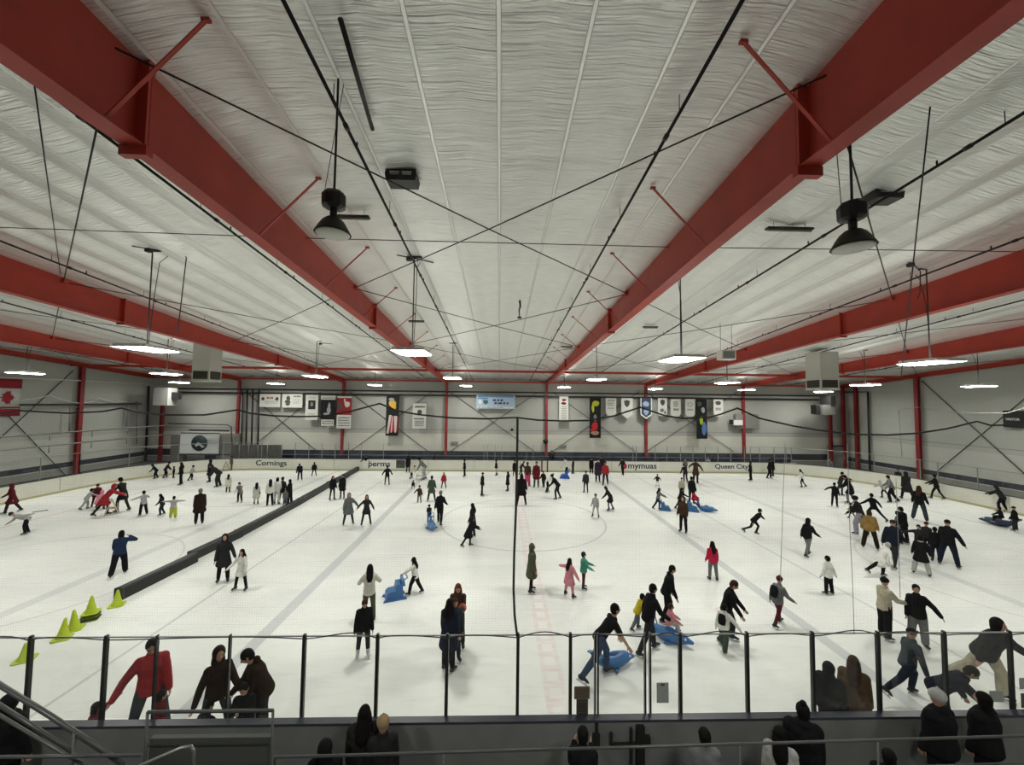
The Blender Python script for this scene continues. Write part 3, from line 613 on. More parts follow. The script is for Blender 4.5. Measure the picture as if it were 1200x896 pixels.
b = MB(); a = onY(256, 508, 41); c = onY(276, 540, 41); b.box(((a.x+c.x)/2, 41.2, a.z/2), (c.x-a.x, .8, a.z)); tag(b.build('utility_cabinet', mat('cabinet_grey', (.22, .22, .2), .7)), 'grey cabinet between the logo screen and the gate panels', 'cabinet')
b = MB(); a = onY(199, 508, 41.3); b.box((a.x+.75, 41.6, 1.4), (1.3, .5, 2.8)); o = b.build('door_1', mat('door_grey', (.16, .16, .145), .6)); tag(o, kind='structure')
b = MB(); b.tube([(a.x+1.25, 41.3, 1.1), (a.x+1.25, 41.25, 1.15)], .05, 8); b.build('door_handle', alu, o)
a = onY(974, 526, 41.3); b = MB(); b.box((a.x+.7, 41.6, 1.1), (1.3, .5, 2.3)); o = b.build('door_2', mat('door_grey2', (.2, .2, .18), .6)); tag(o, kind='structure')
b = MB(); b.box((0, 0, 0), (1.4, .1, .12)); b.build('door_header', blk, o, loc=(a.x+.7, 41.3, 2.3))
# gallery rails on left wall
for (za, lab) in ((3.92, 'upper pipe rail along the left wall, above the seating'), (3.0, 'lower pipe rail along the left wall, above the seating')):
    e = empty('gallery_rail', (-33.6, 0, za), label='grey '+lab, cat='railing'); b = MB(); b.tube([(0, 20, 0), (0, 40.5, -.05)], .06, 6); b.build('pipe', galv, e)
    for y in range(21, 41, 3):
        b = MB(); b.tube([(0, y, 0), (0, y, -.55)], .035, 6); b.build('post', galv, e)
for (P, r, M, lab) in (([(0, 442), (88, 445.5), (175, 450)], .05, white, 'white pipe running high along the left wall'), ([(24, 474), (90, 473.5), (165, 473)], .07, dgrey, 'dark pipe running along the left wall behind the column'),
                       ([(24, 469), (45, 466), (58, 463), (72, 468), (90, 472), (105, 471), (116, 466.5), (135, 471), (160, 470)], .035, white, 'thin white sagging net rope on the left wall'), ([(0, 479), (60, 477.5), (150, 475)], .035, galv, 'thin grey wire below the dark pipe on the left wall')):
    b = MB(); b.tube([onX(x, y, WL+.35) for x, y in P], r, 6); tag(b.build('wall_line', M), lab, 'pipe')
for (x, y0, y1) in ((82, 477, 505), (149, 475, 500), (161, 470, 520)):
    b = MB(); b.tube([onX(x, y0, WL+.4), onX(x-1, y1, WL+.4)], .05, 6); tag(b.build('wall_post', galv), 'thin grey upright on the left wall %s' % {82: 'just left of the red column', 149: 'by the white net frame', 161: 'at the end of the net rope'}[x], 'post')

# ================================================================ rink
X0, X1, Y0, Y1, RC = -30.4, 32.5, 7.15, 37.2, 8.0
def rinkpath(off=0., step=6):
    """counter-clockwise from the near left; off > 0 grows outwards"""
    P = []
    def arc(cx, cy, a0, a1):
        for i in range(step+1):
            a = R_(a0+(a1-a0)*i/step); P.append((cx+(RC+off)*math.cos(a), cy+(RC+off)*math.sin(a)))
    arc(X1-RC, Y0+RC, -90, 0); arc(X1-RC, Y1-RC, 0, 90); arc(X0+RC, Y1-RC, 90, 180); arc(X0+RC, Y0+RC, 180, 270)
    return P
def ringsolid(name, o0, o1, z0, z1, M, parent, step=14):
    A = rinkpath(o0, step); B = rinkpath(o1, step); n = len(A); vs = []; fs = []
    for (p, q) in zip(A, B): vs += [(p[0], p[1], z0), (p[0], p[1], z1), (q[0], q[1], z1), (q[0], q[1], z0)]
    for i in range(n):
        a = 4*i; c = 4*((i+1) % n)
        for k in range(4): fs.append((a+k, a+(k+1) % 4, c+(k+1) % 4, c+k))
    b = MB(); b.add(vs, fs); return b.build(name, M, parent)
P = rinkpath(.02, 20); b = MB(); n_ = len(P)
b.add([(x, y, 0) for x, y in P]+[(x, y, -.06) for x, y in P], [tuple(range(n_))]+[tuple(range(2*n_-1, n_-1, -1))]); tag(b.build('floor_ice_sheet', ICE), kind='structure')
# boards: four runs would move together, one thing
boards = empty('rink_boards', (0, 0, 0), label='cream white dasher boards running round the whole ice sheet', cat='rink boards')
cream = mat('board_cream', (.66, .66, .58), .45, noise=.04, nscale=.7)
yellow = mat('kick_strip_yellow', (.46, .43, .24), .5); capm = mat('board_cap', (.03, .033, .045), .35, spec=.5)
def zone(name, o0, o1, z0, z1, M, sel, parent):
    A = rinkpath(o0, 14); B = rinkpath(o1, 14); n = len(A); b = MB(); vs = []; fs = []
    for (p, q) in zip(A, B): vs += [(p[0], p[1], z0), (p[0], p[1], z1), (q[0], q[1], z1), (q[0], q[1], z0)]
    for i in range(n):
        if not sel(i, n): continue
        a = 4*i; c = 4*((i+1) % n)
        for k in range(4): fs.append((a+k, a+(k+1) % 4, c+(k+1) % 4, c+k))
    b.add(vs, fs); return b.build(name, M, parent)
ringsolid('board_face', 0, .05, .14, 1.06, cream, boards); ringsolid('kick_strip', -.012, .05, 0, .14, yellow, boards)
ringsolid('outer_face', .05, .10, 0, 1.06, mat('board_outer', (.16, .165, .16), .55, noise=.15, nscale=1.2), boards); ringsolid('cap_rail', -.03, .11, 1.06, 1.1, capm, boards)
jm = mat('board_joint', (.34, .34, .30), .6)
for i in range(11):
    x = X0+RC+2.4+i*4.4
    for yy in (Y1-.006,):
        b = MB(); b.box((x, yy, .62), (.035, .012, .86)); b.build('joint_strip', jm, boards)
for i in range(4):
    for xx in (X0+.006, X1-.006):
        b = MB(); b.box((xx, Y0+RC+.8+i*4.0, .62), (.012, .035, .86)); b.build('joint_strip', jm, boards)
adw = mat('advert_white', (.72, .72, .68), .5)
def advert(x0, x1, s, lab, size, sx=1., z=.66, bg=True, hh=.78):
    a = onY(x0, 547, Y1); c = onY(x1, 547, Y1); w = c.x-a.x
    e = empty('board_advert', ((a.x+c.x)/2, Y1-.03, z), label=lab, cat='advert', group='adverts on the far boards')
    b = MB(); b.box((0, 0, 0), (w, .02, hh)); b.build('panel', adw if bg else cream, e)
    if s: text('lettering', s, size, ink_m, (0, -.014, -.02), (R_(90), 0, 0), e, sx=sx)
    return e, w
ink_m = mat('ink_black', (.02, .02, .02), .7)
advert(298, 338, 'Cornings', 'cream board advert with dark script lettering left of the bent pair', .68, 1.15, bg=False)
advert(425, 464, 'perms', 'white board advert with bold dark lettering at the end of the black divider', .72, 1.15)
advert(732, 773, 'mymuas', 'white board advert with bold black lettering right of the dense crowd', .78, 1.1)
advert(838, 876, 'Queen City', 'white board advert reading Queen City beside the far skater in black', .6, 1.15)
e, w = advert(910, 933, '', 'white blank square board advert near the right corner', .5)
e, w = advert(464, 475, '', 'small dark picture advert on the far boards', .5); b = MB(); b.box((0, -.012, 0), (w*.96, .01, .74)); b.build('picture', mat('ad_picture', (.06, .07, .06), .6, noise=.6, nscale=3), e)
# board door posts on the far side
for x in (635, 641.5):
    a = onY(x, 545, Y1-.06); b = MB(); b.box((0, 0, .55), (.12, .06, 1.1)); tag(b.build('gate_post', mat('gate_post_brown', (.09, .03, .02), .6), loc=(a.x, a.y, 0)), 'dark gate post in the far boards, %s of two' % ('left' if x < 640 else 'right'), 'post')

# ---- near glass
GY = Y0+.06
posts = [-56, 30, 119, 179, 265.5, 353.5, 440, 522.5, 606, 668, 697, 700.5, 756, 762, 797.5, 876.6, 954, 1031.5, 1110, 1187.5, 1268]
thin = {179, 265.5, 697, 700.5, 756, 762}
px = [onY(x, 843, GY).x for x in posts]
gm = {0}
for i, X in enumerate(px):
    w = .028 if posts[i] in thin else .055; p = posts[i]
    lab = {30: 'beside the stair rail', 119: 'between the fallen child and its red helper', 179: 'in front of the man in red', 265.5: 'in front of the hooded adult', 353.5: 'right of the dark railing box', 440: 'behind the blond spectator', 522.5: 'in front of the long haired trio', 606: 'under the hanging net rope', 668: 'left of the brown notices', 697: 'left edge of the team gate', 700.5: 'second at the left edge of the team gate', 756: 'right edge of the team gate', 762: 'second at the right edge of the team gate',
           797.5: 'right of the grey notice', 876.6: 'left of the spectator with a bun', 954: 'left of the crouched black hood', 1031.5: 'right of the tan coat', 1110: 'in front of the bent navy jacket', 1187.5: 'by the notices at the right edge', -56: 'beyond the left edge', 1268: 'beyond the right edge'}[p]
    b = MB(); b.box((0, 0, .70), (w, .06, 1.44)); b.box((0, 0, 1.44), (w*.8, .05, .03))
    tag(b.build('glass_post', mat('post_dark', (.03, .032, .03), .35, .5, .5), loc=(X, GY, 1.05)), 'dark upright glass post '+lab, 'post', 'near glass posts')
for i in range(len(px)-1):
    if px[i+1]-px[i] < .12: continue
    b = MB(); b.box(((px[i]+px[i+1])/2, GY, 1.1+.68), (px[i+1]-px[i]-.03, .012, 1.36)); g = empty('safety_glass', ((px[i]+px[i+1])/2, GY, 1.1), label='clear near glass pane, number %d from the left edge' % (i+1), cat='glass pane', group='near glass panes')
    b = MB(); b.box((0, 0, .68), (px[i+1]-px[i]-.03, .012, 1.36)); b.build('pane', GLASS, g)
    b = MB(); b.box((0, 0, 1.37), (px[i+1]-px[i]-.05, .018, .02)); b.build('top_trim', mat('trim_pale', (.32, .34, .32), .5), g)
# bowed net foot rope: tied at the posts, lifted between them
tops = [onY(x, 747 if x < 1000 else 741, GY-.03) for x in posts]; tz = 2.44
rp = []
main = [i for i in range(len(posts)) if posts[i] not in (179, 265.5, 697, 700.5, 762)]
rr = random.Random(3)
for a, c in zip(main[:-1], main[1:]):
    am = rr.choice([.02, .07, .04, .10, .05, .02]); sk = rr.choice([.35, .5, .65])
    for k in range(8):
        t = k/8; q = math.sin(math.pi*t**(math.log(.5)/math.log(sk))); rp.append((px[a]+(px[c]-px[a])*t, GY-.03, tz+.06*0+am*q))
b = MB(); b.tube(rp, .009, 6); net = empty('safety_net', (0, 0, 0), label='fine spectator safety net hung above the near glass', cat='net')
b.build('foot_rope', cable, net)
npts = [(-60, 484), (-15, 487), (24, 481), (80, 484), (120, 482), (142.6, 478), (160.6, 482.6), (191, 486), (240, 486), (278, 480), (293, 484), (320, 487), (350, 488), (380, 487.5), (410, 482), (445, 472.6), (465, 481), (490, 485.5), (530, 489.5), (570, 490.5), (606, 489), (630, 492), (660, 493), (690, 492.5), (720, 487), (750, 477), (780, 487), (800, 490), (830, 489), (845, 485), (864, 478), (890, 490), (930, 499), (960, 504), (1000, 508.5), (1040, 509.5), (1075, 507.5), (1110, 502), (1144.7, 493.5), (1160, 498), (1200, 498), (1260, 500)]
NY = GY-.02; top = [onY(x, y, NY) for x, y in npts]
b = MB(); b.tube(top, .017, 6); b.build('head_rope', cable, net)
vs = []; fs = []
for p in top: vs += [(p.x, NY, p.z), (p.x, NY, 2.45)]
for i in range(len(top)-1): fs.append((2*i, 2*i+1, 2*i+3, 2*i+2))
b = MB(); b.add(vs, fs); b.build('mesh_sheet', NET, net)
ctl = [(606.5, 489), (606, 540), (604.5, 600), (602.5, 650), (601.8, 690), (603, 720), (606, 745)]
b = MB(); b.tube([onY(x, y, NY) for x, y in ctl], .024, 6); b.build('seam_rope', cable, net)
for ctl in ([(993, 520), (996, 620), (999, 680), (1001, 743)], [(1050, 560), (1053, 640), (1055, 700)], [(920, 520), (917, 600), (914, 700)]):
    b = MB(); b.tube([onY(x, y, NY) for x, y in ctl], .005, 5); b.build('seam_cord', galv, net)
# end nets (white)
b = MB(); P = [(1230, 470), (1200, 478), (1180, 484), (1150, 484), (1100, 482), (1078, 477), (1053, 479.5), (1054.5, 500), (1057, 535)]
tag(b.tube([onX(x, y, X1+.4) for x, y in P], .022, 6).build('net_rope', galv), 'thin white net rope outlined against the right wall', 'rope')
# ---- perimeter glass on the far side and ends
def gp(x, y, lab=None):
    b = MB(); b.box((0, 0, .72), (.045, .045, 1.5)); tag(b.build('perimeter_glass_post', galv, loc=(x, y, 1.08)), lab, 'post', 'thin posts above the far and end boards')
farx = [fx for fx in (345, 361, 376.5, 392, 408, 423, 449, 567, 571, 580, 588, 617, 625, 742, 746, 768, 782, 798, 812.5, 827, 842, 857, 873, 891, 908, 928)]
k = 0
side = {0: 'far boards', 1: 'left end boards', 2: 'right end boards'}
for i, fx in enumerate(farx): gp(onY(fx, 535, Y1).x, Y1+.08, 'thin glass post on the far boards %s' % ('left of the left middle column, %d along' % (i+1) if fx < 520 else 'in the middle players bench area, %d along' % (i-6) if fx < 640 else 'right of the red player banner, %d along' % (i-12)))
for i, y in enumerate((16, 18.4, 20.8, 23.2, 25.6, 28)):
    gp(X0-.08, y+1.2, 'thin glass post on the left end boards, %d from the near corner' % (i+1)); gp(X1+.08, y, 'thin glass post on the right end boards, %d from the near corner' % (i+1))
b = MB(); b.box((X0-.08, 22.1, 1.08+1.5), (.05, 14.2, .04)); tag(b.build('glass_top_rail', galv), 'thin top rail over the glass of the left end boards', 'rail')
b = MB(); b.box((X1+.08, 22.1, 1.08+1.5), (.05, 14.2, .04)); tag(b.build('glass_top_rail', galv), 'thin top rail over the glass of the right end boards', 'rail')
for (X, nm) in ((X0-.08, 'left'), (X1+.08, 'right')):
    b = MB(); b.box((X, 22.1, 1.1+.74), (.012, 14, 1.46)); tag(b.build('glass_screen', GLASS), 'long clear glass screen over the %s end boards' % nm, 'glass')
b = MB(); a = onY(345, 530, Y1).x; c = onY(930, 530, Y1).x; b.box(((a+c)/2, Y1+.08, 1.1+.72), (c-a, .012, 1.44)); tag(b.build('glass_screen', GLASS), 'long clear glass screen over the far boards', 'glass')
for sgn_, nm in ((-1, 'left'), (1, 'right')):
    cx = X0+RC if sgn_ < 0 else X1-RC; P = []
    for i in range(9):
        a = R_(90+90*i/8) if sgn_ < 0 else R_(90-90*i/8); P.append((cx+(RC+.08)*math.cos(a), Y1-RC+(RC+.08)*math.sin(a)))
    b = MB(); b.tube([(x, y, 2.56) for x, y in P], .025, 5); o = empty('corner_glass', (0, 0, 0), label='curved corner glass in the far %s corner of the ice' % nm, cat='glass'); b.build('top_rail', galv, o)
    b = MB(); vs = []; fs = []
    for x, y in P: vs += [(x, y, 1.1), (x, y, 2.54)]
    for i in range(8): fs.append((2*i, 2*i+1, 2*i+3, 2*i+2))
    b.add(vs, fs); b.build('pane', GLASS, o)
    for x, y in P[::2]: b = MB(); b.box((x, y, 1.83), (.045, .045, 1.46)); b.build('post', galv, o)
# far players bench bits: navy bench shelf
b = MB(); b.box((0.5, 41.0, .9), (62, .5, .1)); b.box((.5, 41.2, .45), (62, .1, .9)); tag(b.build('bench_shelf', mat('bench_navy', (.05, .055, .085), .6)), 'long navy bench running along the foot of the far wall', 'bench')
# notices stuck on the near glass
def notice(x0, y0, x1, y1, M, lab, marks=None):
    a = onY(x0, y0, GY-.02); c = onY(x1, y1, GY-.02); w, h = c.x-a.x, a.z-c.z
    e = empty('glass_notice', ((a.x+c.x)/2, GY-.022, (a.z+c.z)/2), label=lab, cat='notice')
    b = MB(); b.box((0, 0, 0), (w, .006, h)); b.build('sheet', M, e)
    if marks:
        b = MB()
        for (u, v, ww, hh) in marks: b.box((u*w, -.005, v*h), (ww*w, .004, hh*h))
        b.build('print', mat('notice_print', (.10, .07, .045), .7), e)
brn = mat('notice_brown', (.10, .085, .06), .7)
notice(673, 804, 691, 818.5, brn, 'brown notice stuck on the near glass left of the gate, the upper wider one', [(0, .25, .7, .08), (0, 0, .7, .06), (0, -.25, .6, .06)])
notice(675.5, 819, 689, 837, mat('notice_dark', (.05, .045, .035), .7), 'dark narrow notice on the near glass below the brown one', [(0, .36, .8, .04), (0, -.36, .8, .04), (-.38, 0, .05, .7), (.38, 0, .05, .7)])
notice(769.5, 799.5, 783.5, 823, mat('notice_grey', (.3, .32, .3), .6), 'grey upright notice on the near glass right of the gate', [(0, .4, .3, .1)])
notice(1159, 809, 1176, 822, mat('notice_grey', (0, 0, 0)), 'grey notice on the near glass right of the beige trousers')
notice(1194, 794, 1203, 807, mat('notice_grey', (0, 0, 0)), 'upper grey notice at the right edge of the near glass'); notice(1196, 812, 1204, 829, brn, 'lower dark notice at the right edge of the near glass')
# gate latch and the things on the outside of the boards
e = empty('gate_latch', (onY(752, 870, Y0-.2).x, Y0-.12, 0), label='black latch frame bolted outside the team gate', cat='gate hardware')
b = MB(); b.box((0, 0, .52), (.14, .1, 1.0)); b.build('upright', blk, e); b = MB(); b.box((.09, -.02, .78), (.16, .08, .14)); b.build('bolt_box', blk, e)
b = MB(); b.box((-.28, -.03, .72), (.5, .05, .05)); b.box((-.52, -.03, .82), (.04, .05, .2)); b.build('handle_bar', blk, e)
b = MB(); b.box((-.16, 0, .5), (.04, .06, .95)); b.build('hinge_post', blk, e)
e = empty('hinge_box', (onY(700, 870, Y0-.2).x, Y0-.1, 0), label='black box hinge left of the team gate latch', cat='gate hardware'); b = MB(); b.box((0, 0, .78), (.12, .1, .22)); b.box((.01, 0, .95), (.05, .05, .2)); b.build('box', blk, e)

# ================================================================ divider and cones
padm = mat('divider_vinyl_black', (.014, .015, .013), .45, noise=.1, nscale=3)
segs = [((143, 703), (232, 658), 'nearest to the cones'), ((227, 657), (285, 628.5), 'behind the couple holding hands'), ((281, 630), (353, 591), 'below the group in white jackets'), ((352, 591.5), (389, 569.5), 'beside the long haired skater'), ((387, 570), (409, 559), 'behind the standing pair'), ((407, 559.5), (424, 549.5), 'last one at the far boards')]
for i, (a, c, nm) in enumerate(segs):
    A = onZ(*a, .0); B = onZ(*c, .0); d = (B-A); L = d.length; ang = math.atan2(d.y, d.x)
    e = empty('divider_pad', (A.x, A.y, 0), ang, label='long black padded rink divider section, '+nm, cat='rink divider', group='black divider pads')
    b = MB(); b.prism([(-.0, 0), (.30, 0), (.30, .34), (.25, .38), (.05, .38), (-.0, .34)], lambda p, z, t: (t, p, z), 0.02, L-.02); b.build('pad', padm, e)
    b = MB()
    for t in (.02, L-.04): b.prism([(-.01, 0), (.31, 0), (.31, .345), (.255, .39), (.045, .39), (-.01, .345)], lambda p, z, q: (q, p, z), t, t+.03)
    b.build('end_seam', mat('seam_grey', (.05, .05, .045), .5), e)
lime = mat('cone_lime', (.42, .52, .03), .5); limed = mat('cone_olive', (.10, .13, .02), .7)
def cone(x, y, h, M, lab, z=0., tilt=0, s=1.):
    p = onZ(x, y, 0); e = empty('training_cone', (p.x, p.y, z), .4, label=lab, cat='cone', group='lime training cones'); e.rotation_euler = (0, R_(tilt), .5)
    b = MB(); b.lathe([(.15*s, .02), (.135*s, .05), (.10*s, h*.35), (.06*s, h*.7), (.032*s, h*.96), (.026*s, h), (.001, h)], n=20); b.build('body', M, e)
    b = MB(); b.prism([(-.19*s, -.15*s), (-.15*s, -.19*s), (.15*s, -.19*s), (.19*s, -.15*s), (.19*s, .15*s), (.15*s, .19*s), (-.15*s, .19*s), (-.19*s, .15*s)], lambda a, c, t: (a, c, t), 0, .03); b.build('base', M, e)
cone(137, 709, .48, lime, 'lime cone standing against the end of the black divider')
cone(106, 725, .16, limed, 'dark olive stub cone at the bottom of the stack', s=1.05); cone(106, 725, .16, limed, 'dark olive stub cone in the middle of the stack', z=.09, s=1.0)
cone(106, 725, .50, lime, 'lime cone on top of the dark stack', z=.18)
cone(87, 737, .55, lime, 'lime cone third from the divider, right of a tipped one', tilt=-3); cone(73, 748, .55, lime, 'lime cone leaning a little, fourth from the divider', tilt=4)
cone(29, 773, .42, lime, 'lime cone seen through the glass behind the first post')

# ================================================================ skating aids
bluem = mat('aid_blue_plastic', (.035, .13, .32), .4, spec=.4, noise=.08, nscale=3)
def whale(x, y, head, lab, s=1., M=bluem, rz=None):
    """dolphin shaped sit-on aid: heading degrees like the people"""
    p = onZ(x, y, 0); az = math.atan2(p.x, p.y)
    e = empty('skating_aid', (p.x, p.y, 0), -(az+R_(head)), label=lab, cat='skating aid', group='blue skating aids'); F = Vector((0, 1, 0)); Rr = Vector((1, 0, 0)); Z = Vector((0, 0, 1))
    b = MB(); fr = []
    for (t, z, rx, rz_) in ((-.62, .40, .06, .05), (-.5, .30, .13, .12), (-.3, .22, .22, .19), (0, .20, .26, .20), (.3, .22, .24, .21), (.52, .24, .18, .17), (.68, .22, .10, .09), (.82, .20, .06, .045)):
        fr.append(((0, t*s, z*s), Rr, Z, rx*s, rz_*s))
    b.loft(fr, 16); b.build('body', M, e)
    b = MB(); b.prism([(-.62, .36), (-.85, .62), (-.70, .62), (-.5, .45)], lambda a, z, t: (t*1., a*s, z*s), -.05*s, .05*s); b.prism([(.0, -.64), (.17, -.80), (.19, -.7), (.05, -.54), (-.05, -.54), (-.19, -.7), (-.17, -.80)], lambda a, q, t: (a*s, q*s, (.50+t)*s), 0, .05); b.build('tail', M, e)
    for k in (-1, 1):
        b = MB(); b.prism([(.2, .16), (.36, .02), (.37, -.05), (.22, -.02)], lambda a, q, t: (k*a*s, q*s, (.04+t)*s), 0, .06); b.build('fin', M, e)
        b = MB(); b.tube([(k*.16*s, -.40*s, .25*s), (k*.17*s, -.5*s, .6*s), (k*.16*s, -.48*s, .84*s)], .022*s, 8); b.build('handle', M, e)
        b = MB(); b.ell((k*.12*s, .6*s, .30*s), (.02, .03, .03), 8, 6); b.build('eye', white, e)
    b = MB(); b.tube([(-.16*s, -.48*s, .84*s), (0, -.5*s, .86*s), (.16*s, -.48*s, .84*s)], .022*s, 8); b.build('grip_bar', M, e)
    b = MB(); b.loft([((0, .1*s, .38*s), Rr, F, .10*s, .2*s), ((0, .06*s, .46*s), Rr, F, .05*s, .14*s)], 12); b.build('saddle', M, e)
    return e
def chairaid(x, y, head, lab, s=1., M=bluem, frame=False):
    p = onZ(x, y, 0); az = math.atan2(p.x, p.y)
    e = empty('skating_aid', (p.x, p.y, 0), -(az+R_(head)), label=lab, cat='skating aid')
    if frame:
        for k in (-1, 1):
            b = MB(); b.tube([(k*.24, -.3, .03), (k*.24, .3, .03)], .03, 8); b.tube([(k*.24, -.28, .03), (k*.2, -.05, .85)], .022, 8); b.tube([(k*.24, .28, .03), (k*.2, -.05, .85)], .022, 8); b.build('side_frame', M, e)
        b = MB(); b.tube([(-.2, -.05, .85), (.2, -.05, .85)], .024, 8); b.tube([(-.22, .1, .5), (.22, .1, .5)], .02, 8); b.build('crossbar', M, e)
        b = MB(); b.box((0, .05, .34), (.4, .34, .04)); b.build('seat', mat('aid_tan', (.5, .4, .25), .6), e)
        b = MB(); b.box((0, .2, .45), (.36, .03, .28)); b.build('front_panel', mat('aid_tan', (0, 0, 0)), e); return e
    b = MB(); b.prism([(-.35, .0), (-.30, .62), (-.2, .70), (-.02, .70), (.02, .42), (.30, .40), (.42, .30), (.46, 0)], lambda a, z, t: (t*s, a*s, z*s), -.30, .30); b.build('body', M, e)
    b = MB(); b.prism([(-.42, .60), (-.36, .88), (-.26, .90), (-.24, .62)], lambda a, z, t: (t*s, a*s, z*s), -.33, .33); b.build('backrest', M, e)
    for k in (-1, 1):
        b = MB(); b.prism([(-.5, 0), (-.46, .1), (.5, .1), (.56, 0)], lambda a, z, t: ((k*.30+t)*s, a*s, z*s), -.05, .05); b.build('runner', M, e)
    b = MB(); b.tube([(-.28*s, -.36*s, .88*s), (-.28*s, -.5*s, .95*s), (.28*s, -.5*s, .95*s), (.28*s, -.36*s, .88*s)], .02, 8); b.build('push_bar', M, e); return e
chairaid(463, 700, 262, 'blue seat shaped skating aid before the girl in black trousers', .72)
whale(717, 781, 58, 'blue whale shaped skating aid pushed by the bent man in blue jeans', .78)
whale(783, 750, 105, 'blue whale shaped skating aid ridden by the small child in pink', .80)
whale(505.5, 619, 175, 'blue whale shaped aid held by the child in black, left of the net rope', .85)
chairaid(779, 597.5, 90, 'blue seat shaped skating aid pushed by the long haired child in grey', .68)
whale(827, 599, 95, 'pointed blue whale skating aid towing ahead of the child in crimson', .80)
chairaid(811, 598.5, 90, 'dark blue seat aid under the child in crimson', .72)
whale(1172, 616, 285, 'dark blue skating aid near the right end boards with a seated child', .95, mat('aid_navy', (.03, .05, .10), .5))
chairaid(662, 560, 270, 'bright blue and white skating aid by the far boards next to a skater in white', .85, mat('aid_blue_bright', (.03, .10, .45), .5))
chairaid(131, 602, 90, 'cream frame skating aid pushed by the woman in red', .9, mat('aid_cream', (.62, .55, .42), .5), frame=True)
chairaid(491, 562, 270, 'white frame skating aid held by the bending adult in light grey', 1.1, mat('aid_white', (.65, .65, .62), .5), frame=True)
chairaid(265, 551, 90, 'olive yellow skating aid at the far boards left of the script advert', 1.1, mat('aid_olive', (.32, .32, .12), .6), frame=True)

# ================================================================ foreground rails
def rail(name, P, r, M, lab, posts=(), zb_=0., extra=None):
    r = r*.72
    e = empty(name, P[0], label=lab, cat='railing'); o = Vector(P[0]); b = MB(); b.tube([Vector(p)-o for p in P], r, 10); b.build('top_rail', M, e)
    for q in posts: b = MB(); b.tube([Vector(q)-o, Vector((q.x, q.y, zb_))-o], r*.8, 8); b.build('post', M, e)
    if extra:
        for q in extra: b = MB(); b.tube([Vector(p)-o for p in q], r*.6, 8); b.build('mid_rail', M, e)
    return e
A = onY(322, 887, 4.75); B = onY(1230, 861, 5.0)
def on(t): return A+(B-A)*t
e = rail('spectator_railing', [A-Vector((0, 0, .25)), A, on(.5), B], .022, greyrail, 'long grey handrail in front of the near boards, over the spectators', [on(.2)-Vector((0, 0, 0)), on(.573), on(.758)], 0, [[A-Vector((0, 0, .33)), B-Vector((0, 0, .33))]])
C1 = onY(173, 834, 5.4); D1 = onY(320, 832, 5.4)
e = rail('platform_railing', [C1, D1], .03, greyrail, 'dark square railing frame around the platform at lower left', [C1, D1], 0)
b = MB(); b.box(((D1.x-C1.x)/2, .05, -1.35), (D1.x-C1.x-.06, .06, 2.0)); b.build('ribbed_panel', mat('panel_ribbed', (.06, .065, .06), .6), e)
b = MB(); [b.box(((D1.x-C1.x)/2, .01, -.42-.28*i), (D1.x-C1.x-.06, .03, .02)) for i in range(6)]; b.build('panel_ribs', dgrey, e)
rail('stair_railing', [onY(-20, 790, 4.6), onY(60, 839, 4.5), onY(145, 895, 4.4)], .035, greyrail, 'thick dark stair handrail slanting down at the lower left, the top one', [onY(88, 858, 4.45)], 0)
rail('stair_railing', [onY(-20, 813, 4.6), onY(85, 880, 4.45)], .028, greyrail, 'middle slanting stair rail at the lower left')
rail('stair_railing', [onY(-20, 826, 4.5), onY(75, 883, 4.4), onY(118, 905, 4.4)], .022, greyrail, 'lowest slanting stair rail at the lower left')
rail('stair_railing', [onY(-20, 887, 4.2), onY(166, 884.5, 4.4)], .022, greyrail, 'level dark rail crossing under the stair rails')
rail('stair_railing', [onY(150, 903, 4.1), onY(212, 876, 4.3), onY(224, 874, 4.3), onY(227, 879, 4.3), onY(227, 905, 4.3)], .022, mat('rail_pale', (.2, .2, .19), .35, .5), 'bent pale handrail end at the bottom left')
b = MB(); b.prism([(-8, 2.4), (-5.6, 2.4), (-5.2, 1.6), (-4.4, .9), (-4.4, 0), (-8, 0)], lambda a, z, t: (a, t, z), 3.3, 4.2); tag(b.build('stair_block', mat('stair_dark', (.012, .012, .012), .9)), 'dark stair structure under the slanting rails', 'stairs')

# ================================================================ people
PAL = dict(black=(.010, .010, .011), soot=(.018, .018, .018), char=(.022, .023, .024), grey=(.13, .135, .135), lgrey=(.34, .34, .33), white=(.62, .62, .58), cream=(.50, .49, .42), navy=(.010, .0135, .023), blue=(.016, .030, .068),
           denim=(.035, .055, .10), dblue=(.012, .016, .028), red=(.28, .025, .03), crimson=(.40, .015, .05), maroon=(.09, .012, .018), pink=(.52, .20, .24), rose=(.50, .06, .14), green=(.06, .25, .18), olive=(.07, .075, .045),
           tan=(.24, .15, .05), beige=(.36, .33, .25), brown=(.05, .03, .02), dbrown=(.022, .013, .009), yellow=(.50, .42, .03), lime=(.42, .46, .04), lilac=(.26, .24, .28), purple=(.03, .02, .04), orange=(.45, .14, .03),
           hair=(.008, .007, .006), hbrown=(.04, .02, .013), blond=(.28, .2, .11), skin=(.38, .22, .15), slate=(.032, .042, .050), olivegreen=(.05, .07, .05), copper=(.11, .035, .015), coat=(.085, .052, .028), teal=(.10, .24, .20))
def pm(c, kind='cloth'):
    return mat('%s_%s' % (c, kind), PAL[c], .85 if kind == 'cloth' else .6, spec=.06, noise=.18 if kind == 'cloth' else .1, nscale=9)
SKIN = mat('skin', PAL['skin'], .55, spec=.3); EYE_M = mat('eye_dark', (.01, .008, .006), .3)
skm = mat('skate_boot_black', (.014, .014, .014), .45); skw = mat('skate_boot_pale', (.45, .45, .44), .5); bld = mat('skate_blade', (.45, .46, .47), .25, 1.)
